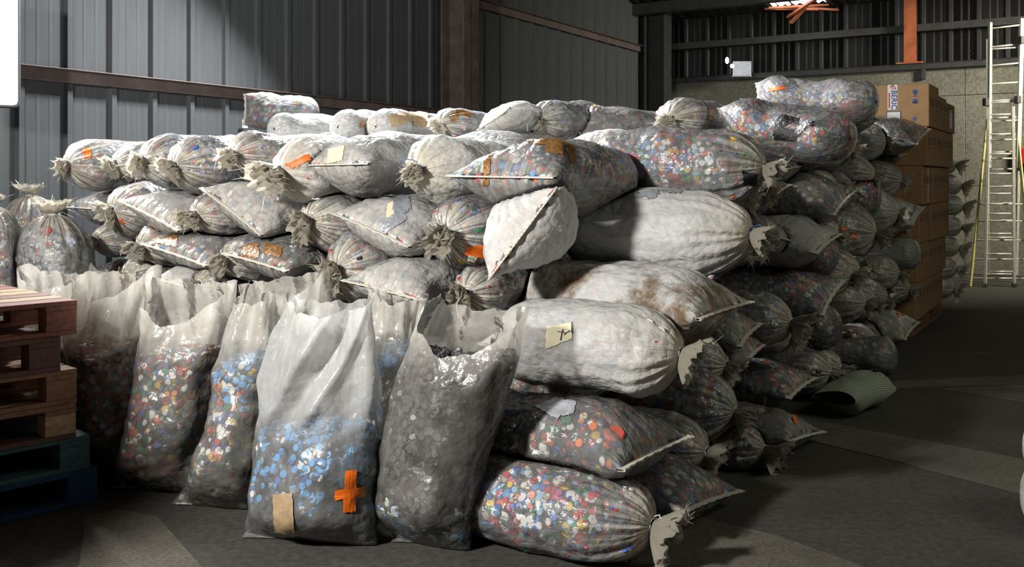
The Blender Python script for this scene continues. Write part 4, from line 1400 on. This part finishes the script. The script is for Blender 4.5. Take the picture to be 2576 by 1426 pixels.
def layers(*spec):
    """spec: (height as a fraction of the fill, palette); caps take the palette of their layer, ragged at the joins"""
    def f(pos, r, zf):
        h = pos[:, 2] / zf + r.normal(0, 0.05, len(pos)) + 0.06 * np.sin(pos[:, 0] * 15)
        out = np.zeros((len(pos), 3))
        lo = -9
        for top, pal in spec:
            m = (h >= lo) & (h < top)
            out[m] = draw_colors(int(m.sum()), pal, r) if m.any() else 0
            lo = top
        return out
    return f

open_sack('open sack farthest left, its torn rim showing behind the pallets', 5.35, 10,
          [(1142, 70, 235), (1000, 66, 240), (850, 62, 244), (750, 58, 246), (660, 55, 246)], [(1142, 0.03), (1080, 0.17), (900, 0.17), (660, 0.13)],
          [664, 690, 694, 688, 668, 706, 722, 700], 860, layers((9, 'red')), 101, op=0.52)
open_sack('open sack of reddish caps next to the pallets, second from the left', 4.98, 12,
          [(1193, 185, 385), (1100, 195, 380), (1000, 200, 372), (900, 186, 365), (800, 186, 372), (720, 190, 388), (668, 192, 394)], [(1193, 0.03), (1120, 0.18), (900, 0.18), (760, 0.15), (668, 0.13)],
          [668, 686, 694, 690, 690, 722, 748, 716], 872, layers((9, 'red')), 102, op=0.40)
open_sack('open sack of dark mixed caps with a sunken front rim', 4.74, 14,
          [(1230, 262, 534), (1185, 296, 524), (1050, 340, 538), (950, 348, 546), (850, 352, 574), (760, 354, 592), (704, 350, 602)], [(1230, 0.03), (1170, 0.18), (900, 0.18), (760, 0.13), (704, 0.12)],
          [703, 712, 716, 710, 708, 770, 812, 762], 884, layers((0.35, 'red'), (9, 'dark')), 103, op=0.34)
open_sack('open sack at the back, its frayed rim standing over the middle', 5.02, 8,
          [(1187, 640, 830), (1000, 632, 835), (860, 622, 836), (750, 616, 834), (660, 612, 832)], [(1187, 0.03), (1120, 0.17), (850, 0.17), (660, 0.11)],
          [656, 682, 700, 712, 716, 742, 748, 712], 900, layers((9, 'dark')), 104, op=0.55)
open_sack('open sack of green, white and blue caps left of the orange cross', 4.5, 14,
          [(1272, 425, 690), (1225, 468, 694), (1100, 522, 704), (1000, 538, 706), (900, 558, 708), (800, 588, 708), (704, 622, 704)], [(1272, 0.03), (1210, 0.19), (950, 0.18), (800, 0.13), (704, 0.10)],
          [735, 742, 745, 735, 706, 748, 758, 750], 905, layers((0.80, 'dark'), (1.0, 'blue'), (9, 'blue')), 105, op=0.36)
open_sack('open sack behind and between the cross sack and the grey one', 4.62, 6,
          [(1250, 925, 1075), (1100, 928, 1072), (900, 934, 1064), (800, 938, 1064), (735, 938, 1064)], [(1250, 0.03), (1180, 0.14), (900, 0.14), (735, 0.08)],
          [742, 738, 736, 730, 722, 748, 756, 750], 880, layers((0.8, 'dark'), (9, 'blue')), 107, op=0.46)
open_sack('front open sack of light blue caps marked with an orange cross', 4.08, 14,
          [(1356, 606, 956), (1300, 624, 953), (1200, 636, 952), (1100, 645, 957), (1000, 658, 960), (900, 678, 957), (820, 700, 950), (760, 722, 946), (735, 730, 946)],
          [(1356, 0.03), (1290, 0.19), (1180, 0.20), (1050, 0.17), (900, 0.12), (800, 0.10), (735, 0.09)],
          [736, 754, 766, 764, 742, 772, 786, 768], 1078, layers((0.44, 'grey'), (9, 'blue')), 106, op=0.34, fold=0.8, core='grey', tint=(0.92, 0.92, 0.89),
          folds=[(4.25, 0.20, 2.2, 0.05)],
          patches=[('orange_tape', [(868, 1184), (897, 1180), (893, 1286), (861, 1288)]), ('orange_tape', [(843, 1232), (914, 1222), (916, 1248), (841, 1258)]), ('card_patch', [(688, 1242), (736, 1240), (742, 1344), (692, 1336)])])
open_sack('tall open sack of dark grey caps leaning right beside the cross sack', 4.03, 26,
          [(1366, 984, 1186), (1300, 962, 1188), (1200, 958, 1202), (1100, 970, 1232), (1000, 992, 1262), (900, 1022, 1292), (830, 1046, 1312), (770, 1078, 1326), (748, 1092, 1330)],
          [(1366, 0.03), (1290, 0.17), (1150, 0.19), (950, 0.17), (830, 0.14), (748, 0.10)],
          [764, 776, 788, 780, 750, 820, 884, 846], 905, layers((0.14, 'blue'), (0.2, 'pale'), (9, 'grey')), 108, op=0.24, fold=0.7, core='grey')

# ------------------------------------------------------------------ pallets on the left
def pallet(base, ex, L, Wd, mats, label, over=0.0, block_mat=None):
    """base: near right corner on the ground; x runs back to the left along the length, y away from the aisle"""
    root = empty('pallet', tuple(base), label, 'pallet', 'stacked wooden pallets')
    R3 = basis(Vector(ex) * L, -Vector(ex))
    mt, mb = M[mats[0]], M[mats[1]]
    def piece(name, lo, hi, mat):
        bm = bmesh.new()
        add_box(bm, lo, hi, 0.003, R3)
        bm_obj(name, bm, mat, root)
    n = 7
    wB = (Wd - 0.018 * (n - 1)) / n
    for k in range(n):
        y0 = k * (wB + 0.018)
        piece('deck_board', (0, y0, 0.136), (L, y0 + wB, 0.158), M['wood_pale'] if (mats[0] == 'wood_red' and k in (1, 3, 4)) else mt)
    for x in (0.0, L / 2 - 0.07, L - 0.14):
        piece('cross_board', (x, 0, 0.114), (x + 0.14, Wd, 0.136), mt)
        for y in (0.0, Wd / 2 - 0.05, Wd - 0.10):
            piece('block', (x + 0.002, y, 0.022), (x + 0.138, y + 0.10, 0.114), M[block_mat] if (block_mat and x > L / 2 and y == 0) else mb)
    for y in (0.0, Wd / 2 - 0.05, Wd - 0.10):
        piece('bottom_board', (0, y, 0), (L, y + 0.10, 0.022), mb)
    return root
PX = -np.array([math.sin(math.radians(44)), math.cos(math.radians(44)), 0])    # length runs towards the camera side
corner = floor_at(236, 1262)
PZ = 0.158
pl = [(('wood_blue', 'wood_blue'), 'blue painted pallet at the bottom of the stack', 0.02, None), (('wood_green', 'wood_green'), 'green painted pallet second from the floor', -0.01, None),
      (('wood_brown', 'wood_dark'), 'brown pallet with one pale block, third from the floor', -0.08, 'wood_pale'), (('wood_brown', 'wood_brown'), 'brown pallet fourth from the floor in the stack', -0.07, None),
      (('wood_dark', 'wood_dark'), 'dark pallet set back, just under the topmost one', -0.15, None), (('wood_red', 'wood_red'), 'topmost reddish pallet with lit slatted deck', -0.07, None)]
for k, (ms, lb, sh, bmx) in enumerate(pl):
    b = corner - PX * sh + ZX * (k * PZ + 0.001) + UX * 0.01 * (k % 2)
    pallet(b, PX, 1.2, 1.0, ms, lb, block_mat=bmx)

# ------------------------------------------------------------------ cartons on a pallet at the back
CB = np.array([3.86, 9.34, 0.0])
G_B = 'cartons on the far pallet'
def carton(layer, k, w, sh, label, full=False, dz=0.0, du=0.0):
    """k-th carton back along the flank; local x = away from the aisle, y = to the back"""
    h = 0.372
    p = CB + VX * (k * 0.62 + 0.004) - UX * sh + UX * du + ZX * (0.15 + layer * 0.374)
    root = empty('carton', tuple(p), label, 'carton', G_B)
    R3 = basis((0, 0, 0), UX, ey=VX)
    bm = bmesh.new()
    add_box(bm, (0, 0, 0), (w, 0.60, h + dz), 0.008, R3)
    bm_obj('carton_body', bm, M['card'], root)
    def flat(name, face, a0, b0, a1, b1, mat, t=0.0015):
        bm = bmesh.new()
        if face == 'side':
            add_box(bm, (-t, a0, b0), (0.001, a1, b1), M4=R3)
        else:
            add_box(bm, (a0, -t, b0), (a1, 0.001, b1), M4=R3)
        bm_obj(name, bm, M[mat], root)
    # printed blocks on the side that faces the aisle
    for (y0, y1) in ((0.05, 0.17), (0.21, 0.33), (0.42, 0.54)):
        flat('print_mark', 'side', y0, 0.205, y1, 0.28, 'print_grey')
        flat('print_mark', 'side', y0 + 0.03, 0.165, y0 + 0.09, 0.185, 'print_grey')
        flat('print_mark', 'side', y0 + 0.055, 0.06, y0 + 0.063, 0.12, 'print_grey')
    bm = bmesh.new()
    add_box(bm, (-0.001, 0.297, h + dz - 0.001), (w, 0.303, h + dz + 0.0012), M4=R3)
    bm_obj('lid_joint', bm, M['print_grey'], root)
    return root, R3, flat
lab = ['on the pallet', 'one up from the pallet', 'two up from the pallet', 'three up from the pallet', 'four up from the pallet', 'in the top layer']
for layer in range(6):
    for k in range(3):
        w = 0.62
        sh = 0.025 * layer + rng.uniform(-.012, .012)
        if layer == 5 and k == 0:
            continue
        pos = ['nearest', 'middle', 'farthest'][k]
        root, R3, flat = carton(layer, k, w, sh, '%s carton of its layer facing the aisle, %s' % (pos, lab[layer]), dz=(-0.03 * k if layer == 5 else 0))
        if layer == 3 and k == 0:
            flat('tape_strip', 'side', 0.29, 0.02, 0.33, 0.36, 'label_white')
        if layer == 5 and k == 2:
            flat('white_label', 'side', 0.2, 0.05, 0.4, 0.25, 'label_white')
    
root, R3, flat = carton(5, 0, 0.62, 0.13, 'big tan carton on top with white tape and blue handling marks', dz=0.04)
# front face towards the camera: x runs away from the aisle (to the left in the picture)
flat('tape_strip', 'front', 0.285, 0.17, 0.375, 0.412, 'label_white')
flat('print_mark', 'front', 0.355, 0.19, 0.366, 0.335, 'print_red', 0.003)
flat('white_label', 'front', 0.26, 0.02, 0.38, 0.15, 'label_white')
flat('print_mark', 'front', 0.255, 0.015, 0.385, 0.022, 'print_blue', 0.003)
flat('print_mark', 'front', 0.255, 0.148, 0.385, 0.155, 'print_blue', 0.003)
flat('print_mark', 'front', 0.253, 0.015, 0.260, 0.155, 'print_blue', 0.003)
flat('print_mark', 'front', 0.380, 0.015, 0.387, 0.155, 'print_blue', 0.003)
def front_m(x, z, rot):
    # text lies in the front face, its baseline turned by rot
    ex = Vector(-UX); ez = Vector(-VX); ey = ez.cross(ex)
    m = Matrix((ex, ey, ez)).transposed().to_4x4()
    m.translation = Vector(UX * x - VX * 0.0035 + ZX * z)
    return m @ Matrix.Rotation(rot, 4, 'Z')
text_obj('lettering', 'BERIC', 0.072, M['print_blue'], root, front_m(0.318, 0.265, math.radians(-90)))
text_obj('lettering', '87', 0.055, M['print_red'], root, front_m(0.328, 0.385, math.radians(-60)))
bm = bmesh.new()      # handling marks: a glass, an umbrella and a snowflake like star
for (x, z) in ((0.125, 0.335), (0.125, 0.245)):
    T = R3 @ Matrix.Translation((x, -0.0015, z)) @ Matrix.Rotation(math.radians(90), 4, 'X')
    bmesh.ops.create_cone(bm, cap_ends=True, segments=12, radius1=0.024, radius2=0.024, depth=0.003, matrix=T)
add_box(bm, (0.120, -0.003, 0.295), (0.130, 0, 0.33), M4=R3)
add_box(bm, (0.108, -0.003, 0.290), (0.142, 0, 0.297), M4=R3)
add_box(bm, (0.104, -0.003, 0.225), (0.150, 0, 0.240), M4=R3)
bm_obj('handling_mark', bm, M['print_blue'], root)
bm = bmesh.new()
for a in range(3):
    T = R3 @ Matrix.Translation((0.13, -0.0015, 0.075)) @ Matrix.Rotation(a * math.pi / 3, 4, 'Y')
    add_box(bm, (-0.024, -0.001, -0.003), (0.024, 0.001, 0.003), M4=T)
bm_obj('handling_mark', bm, M['print_blue'], root)
for zz in (0.36, 0.335, 0.29, 0.27, 0.25, 0.23):
    flat('print_mark', 'front', 0.44, zz, 0.58, zz + 0.008, 'card_patch', 0.002)
# one more open carton left of it
carton(5, 0.25, 0.5, 0.0, 'yellowish carton with a raised flap left of the big tan one', du=0.68, dz=0.0)
bm = bmesh.new()
root = bpy.data.objects[[o.name for o in bpy.data.objects if o.get('label', '').startswith('yellowish carton')][0]]
add_box(bm, (0.0, 0.0, 0.0), (0.5, 0.22, 0.006), M4=basis(UX * 0.0 + ZX * 0.372, UX, ey=VX) @ Matrix.Rotation(math.radians(25), 4, 'X'))
bm_obj('carton_flap', bm, M['card'], root)
pallet(CB + VX * 1.9 + UX * 0.02, -VX, 1.9, 1.0, ('wood_brown', 'wood_brown'), 'pallet under the stacked cartons')
for o in list(bpy.data.objects):
    if o.get('label') == 'pallet under the stacked cartons':
        o['group'] = 'carton pallet'
        o.scale = (1, 1, 0.93)

# unseen box added left of the frame to shade pallets and leftmost open sacks
root = empty('shade_box', (-2.95, 2.75, 0.0), 'unseen plank box added outside the frame to shade the pallets', 'shade_box')
for k in range(9):
    for side in range(4):
        bm = bmesh.new()
        T = Matrix.Rotation(side * math.pi / 2, 4, 'Z')
        add_box(bm, (-0.55, -0.56, k * 0.195 + 0.003), (0.55, -0.535, k * 0.195 + 0.19), 0.003, T)
        bm_obj('plank', bm, M['wood_brown'], root)
bm = bmesh.new(); add_box(bm, (-0.56, -0.56, 1.755), (0.56, 0.56, 1.775), 0.003); bm_obj('lid', bm, M['wood_brown'], root)
# ------------------------------------------------------------------ knotted sacks beyond the cartons
G_F = 'sacks beyond the cartons'
names = ['first', 'second', 'third', 'fourth', 'fifth', 'sixth', 'seventh', 'eighth']
for k in range(7):
    d = 11.6
    y = 725 - k * 52
    E = at(2400 + [0, 8, 14, 20, 24, 20, 6][k], y, d)
    s = Sack(E, UX, 0.8, 0.42, 0.30, 'K', 'R', seed=900 + k * 7)
    n0 = len(SACKS)
    SACKS.append((s, dict(label='pale knotted sack beyond the cartons, %s from the floor' % names[k], group=G_F, op=0.62, pal='pale' if k % 2 else 'dark', tuft=0.15)))
    s.seed = 900 + k * 7
for i in range(len(SACKS) - 7, len(SACKS)):
    build_sack(i)

# ------------------------------------------------------------------ ladder
root = empty('extension_ladder', tuple(floor_at(2515, 722)), 'tall aluminium extension ladder with splayed feet by the concrete wall', 'ladder')
LO = floor_at(2515, 722)
def rel(px, py, d):
    return Vector(at(px, py, d) - LO)
def tube_part(name, p, q, r, mat, seg=8):
    bm = bmesh.new(); add_tube(bm, p, q, r, seg); return bm_obj(name, bm, M[mat], root, smooth=True)
def rail_part(p, q, mat, w=0.019, t=0.034):
    d = q - p
    m4 = Matrix.Translation((p + q) / 2) @ d.to_track_quat('Z', 'Y').to_matrix().to_4x4()
    bm = bmesh.new(); add_box(bm, (-w, -t, -d.length / 2), (w, t, d.length / 2), 0.004, m4)
    return bm_obj('rail', bm, M[mat], root)
dF_, dB_ = 13.75, 14.15
def section(bl, br, tl, tr, d0, d1, nr, mat, off=0.5):
    a, b = rel(*bl, d0), rel(*br, d0)
    c, e = rel(*tl, d1), rel(*tr, d1)
    rail_part(a, c, mat); rail_part(b, e, mat)
    for i in range(nr):
        q = (i + off) / nr
        tube_part('rung', a.lerp(c, q), b.lerp(e, q), 0.013, 'alu')
    for p in (a, b):
        bm = bmesh.new(); add_box(bm, (p.x - 0.02, p.y - 0.04, max(0.0, p.z) - 0.0), (p.x + 0.02, p.y + 0.04, max(0.0, p.z) + 0.05), 0.004)
        bm_obj('rubber_foot', bm, M['steel_dark'], root)
section((2478, 721), (2552, 721), (2488, 270), (2549, 268), dF_, 14.0, 9, 'alu', 0.62)          # front section
section((2486, 700), (2556, 700), (2484, 98), (2569, 92), 14.35, 14.15, 14, 'alu', 0.4)          # rear section
section((2488, 430), (2560, 430), (2491, 56), (2571, 46), 14.10, 14.12, 8, 'alu', 0.66)          # top extension
# splayed stabiliser legs
for (b, t) in (((2441, 721), (2484, 300)), ((2598, 722), (2556, 300))):
    p, q = rel(*b, dB_ - 0.35), rel(*t, dB_)
    p.z = max(p.z, 0.0)
    rail_part(p, q, 'alu_yellow', 0.011, 0.026)
for (y, l, r) in ((513, 2464, 2572), (556, 2460, 2578), (604, 2454, 2584), (652, 2449, 2590), (700, 2444, 2596)):
    tube_part('rung', rel(l, y, dB_ - 0.18), rel(r, y, dB_ - 0.18), 0.012, 'alu')
for (x, y) in ((2480, 256), (2560, 250), (2569, 100)):
    p = rel(x, y, 14.05)
    bm = bmesh.new(); add_box(bm, (p.x - 0.03, p.y - 0.05, p.z - 0.06), (p.x + 0.03, p.y + 0.05, p.z + 0.05), 0.008)
    bm_obj('guide_bracket', bm, M['steel_dark'], root)

# red box on the wall at the picture edge
t = (lambda m: (CORNER[0] - m * CORNER[1]) / (-0.8514 - m * 0.5245))((2584 - CX) / F)
p = CORNER - UX * t - VX * 0.12
d = p[1]
pz = CZ - (392 - HY) / F * d
root = empty('red_box', (p[0], p[1], pz - 0.14), 'small red box on the concrete wall behind the ladder', 'box')
bm = bmesh.new(); m4 = basis((0, 0, 0), -UX, ey=-VX)
add_box(bm, (-0.10, -0.08, 0), (0.22, 0.06, 0.27), 0.02, m4); bm_obj('box_body', bm, M['red_thing'], root)
bm = bmesh.new(); add_box(bm, (-0.09, 0.06, 0.02), (0.21, 0.07, 0.25), 0.004, m4); bm_obj('box_door', bm, M['red_thing'], root)

# white woven sacks at the right picture edge
def edge_sack(px, py, d, Wm, L, label, tilt):
    E = at(px, py, d)
    s = Sack(E, -UX * 1.0 + ZX * tilt, L, Wm, Wm * 0.8, 'R', 'R', seed=int(px + py))
    SACKS.append((s, dict(label=label, group='white sacks at the right picture edge', op=0.97, pal='pale', tuft=0.1)))
    s.seed = int(px + py)
edge_sack(2566, 1236, 4.30, 0.42, 0.7, 'white sack on the floor at the right picture edge', 0.0)
edge_sack(2572, 1118, 4.42, 0.36, 0.7, 'white sack lying on the one at the right picture edge', 0.0)
for i in (len(SACKS) - 2, len(SACKS) - 1):
    build_sack(i)

# empty green mesh sack thrown on the floor beside the flank
def mesh_mat():
    m, nt, out = nodes_of('green_mesh_weave')
    uv = N(nt, 'ShaderNodeUVMap', uv_map='wrap')
    mp = N(nt, 'ShaderNodeMapping', {'Vector': uv.outputs[0], 'Scale': (1, 1, 1)})
    w1 = N(nt, 'ShaderNodeTexWave', {'Vector': mp.outputs[0], 'Scale': 16.0, 'Distortion': 0.8}, bands_direction='X')
    w2 = N(nt, 'ShaderNodeTexWave', {'Vector': mp.outputs[0], 'Scale': 16.0, 'Distortion': 0.8}, bands_direction='Y')
    h = math_node(nt, 'MAXIMUM', w1.outputs['Fac'], w2.outputs['Fac'])
    cr = ramp(nt, h, [(0.5, (0.08, 0.11, 0.07)), (0.85, (0.50, 0.56, 0.42))])
    bp = N(nt, 'ShaderNodeBump', {'Height': h, 'Strength': 0.6, 'Distance': 0.004})
    p = N(nt, 'ShaderNodeBsdfPrincipled', {'Base Color': cr.outputs[0], 'Roughness': 0.6, 'Normal': bp.outputs[0]})
    nt.links.new(p.outputs[0], out.inputs[0])
    return m
E = at(2205, 935, 7.2)
E[2] = 0.12
a_ = floor_at(2080, 1040) - floor_at(2225, 925); a_[2] = 0
root_p = floor_at(2150, 1034)
ctr = np.array(root_p)
root = empty('mesh_sack', tuple(ctr), 'empty green woven mesh sack lying on the floor beside the flank', 'sack')
nS, nT = 36, 48
q = np.linspace(0, 1, nS)[:, None]; th = np.linspace(0, 2 * np.pi, nT, endpoint=False)[None]
ax = a_ / np.linalg.norm(a_); sx = np.array([ax[1], -ax[0], 0])
ax = floor_at(2205, 1000) - floor_at(2105, 1042); ax = ax / np.linalg.norm(ax); sx = np.array([ax[1], -ax[0], 0])
Lm = 0.62
rim = 0.05 * np.sin(3 * th) * q + 0.03 * np.sin(7 * th + 1) * q
P = ctr + ((q - 0.5) * Lm + rim)[..., None] * ax + (((0.14 + 0.03 * q) * np.minimum(1, 0.25 + 6 * (1 - q)) ) * np.cos(th))[..., None] * sx + (0.125 + (0.115 - 0.01 * q) * np.sin(th) * (0.35 + 0.65 * np.clip(q * 5, 0, 1)))[..., None] * ZX
P = P + 0.012 * np.stack([snoise(P, 70 + i, 14) for i in range(3)], -1)
P[..., 2] = np.maximum(P[..., 2], 0.006)
o = mesh_np('sack_body', P.reshape(-1, 3), [grid_faces(nS, nT)], mesh_mat(), root, True, ctr)
wrap_uv(o.data, nS, nT, np.linspace(0, 0.8, nS))

# ------------------------------------------------------------------ lamps that are in the picture
def glow_mat(name, col, s):
    m, nt, out = nodes_of(name)
    e = N(nt, 'ShaderNodeEmission', {'Color': (*col, 1), 'Strength': s})
    nt.links.new(e.outputs[0], out.inputs[0])
    return m
# tall lit panel at the left picture edge
pc = at(-18, 120, 6.9)
root = empty('lamp_panel', (pc[0], pc[1], pc[2] - 0.4), 'tall glaring white lamp panel at the left picture edge', 'lamp')
m4 = basis((0, 0, 0), (0.93, 0.36, 0))
bm = bmesh.new(); add_box(bm, (-0.17, 0.03, -0.02), (0.17, 0.10, 0.84), 0.02, m4); bm_obj('housing', bm, M['steel_dark'], root)
bm = bmesh.new(); add_box(bm, (-0.155, 0.0, 0.0), (0.155, 0.035, 0.82), 0.03, m4); bm_obj('diffuser', bm, glow_mat('lamp_glow', (1, 1, 0.97), 14.0), root, smooth=False)
bm = bmesh.new(); add_tube(bm, m4 @ Vector((0, 0.07, 0.82)), m4 @ Vector((0, 0.07, 2.6)), 0.012); bm_obj('hanger', bm, M['steel_dark'], root)
# two small lamps above the concrete wall, far corner
for (px, py, r, lb) in ((1829, 152, 0.045, 'small pinkish lamp on a bracket in the far corner'), (1842, 166, 0.05, 'small white lamp lighting a sheet in the far corner')):
    p = at(px, py, 16.9)
    root = empty('wall_lamp', tuple(p), lb, 'lamp')
    bm = bmesh.new(); bmesh.ops.create_uvsphere(bm, u_segments=14, v_segments=10, radius=r)
    bmesh.ops.scale(bm, vec=(0.7, 0.7, 1.3 if r < 0.05 else 0.7), verts=bm.verts)
    bm_obj('bulb', bm, glow_mat('small_lamp_glow', (1, 0.93, 0.9) if r < 0.05 else (0.95, 0.96, 1), 12.0), root, smooth=True)
    bm = bmesh.new(); add_tube(bm, (0, 0.02, 0), (0.0, 0.25, 0.02), 0.018); bm_obj('bracket', bm, M['steel_dark'], root)
p = at(1866, 174, 17.2)
root = empty('metal_sheet', tuple(p), 'pale metal sheet lit by the small lamp in the far corner', 'sheet')
bm = bmesh.new(); add_box(bm, (-0.16, 0, -0.12), (0.17, 0.02, 0.14), 0.004); add_box(bm, (-0.17, 0.02, -0.13), (0.18, 0.05, -0.11), 0.002)
bm_obj('sheet_body', bm, plain('pale_sheet', (0.45, 0.47, 0.55), 0.5), root)
l = bpy.data.lights.new('corner_lamp', 'POINT'); l.energy = 3.0; l.shadow_soft_size = 0.05; l.color = (0.9, 0.93, 1)
lo = bpy.data.objects.new('corner_lamp', l); COL.objects.link(lo); lo.location = at(1846, 170, 16.7)

# small white tag on the metal wall
p = at(607, 312, 8.6)
m = (607 - CX) / F
sW = (CORNER[0] - m * CORNER[1]) / (0.5245 - m * 0.8514)
p = CORNER - VX * sW - UX * 0.05; pz = CZ - (312 - HY) / F * p[1]
root = empty('wall_tag', (p[0], p[1], pz), 'small white tag on the metal wall beside the lone sack', 'tag')
bm = bmesh.new(); add_box(bm, (-0.035, -0.004, -0.04), (0.035, 0.004, 0.04), 0.002, basis((0, 0, 0), -VX)); bm_obj('plate', bm, M['label_white'], root)
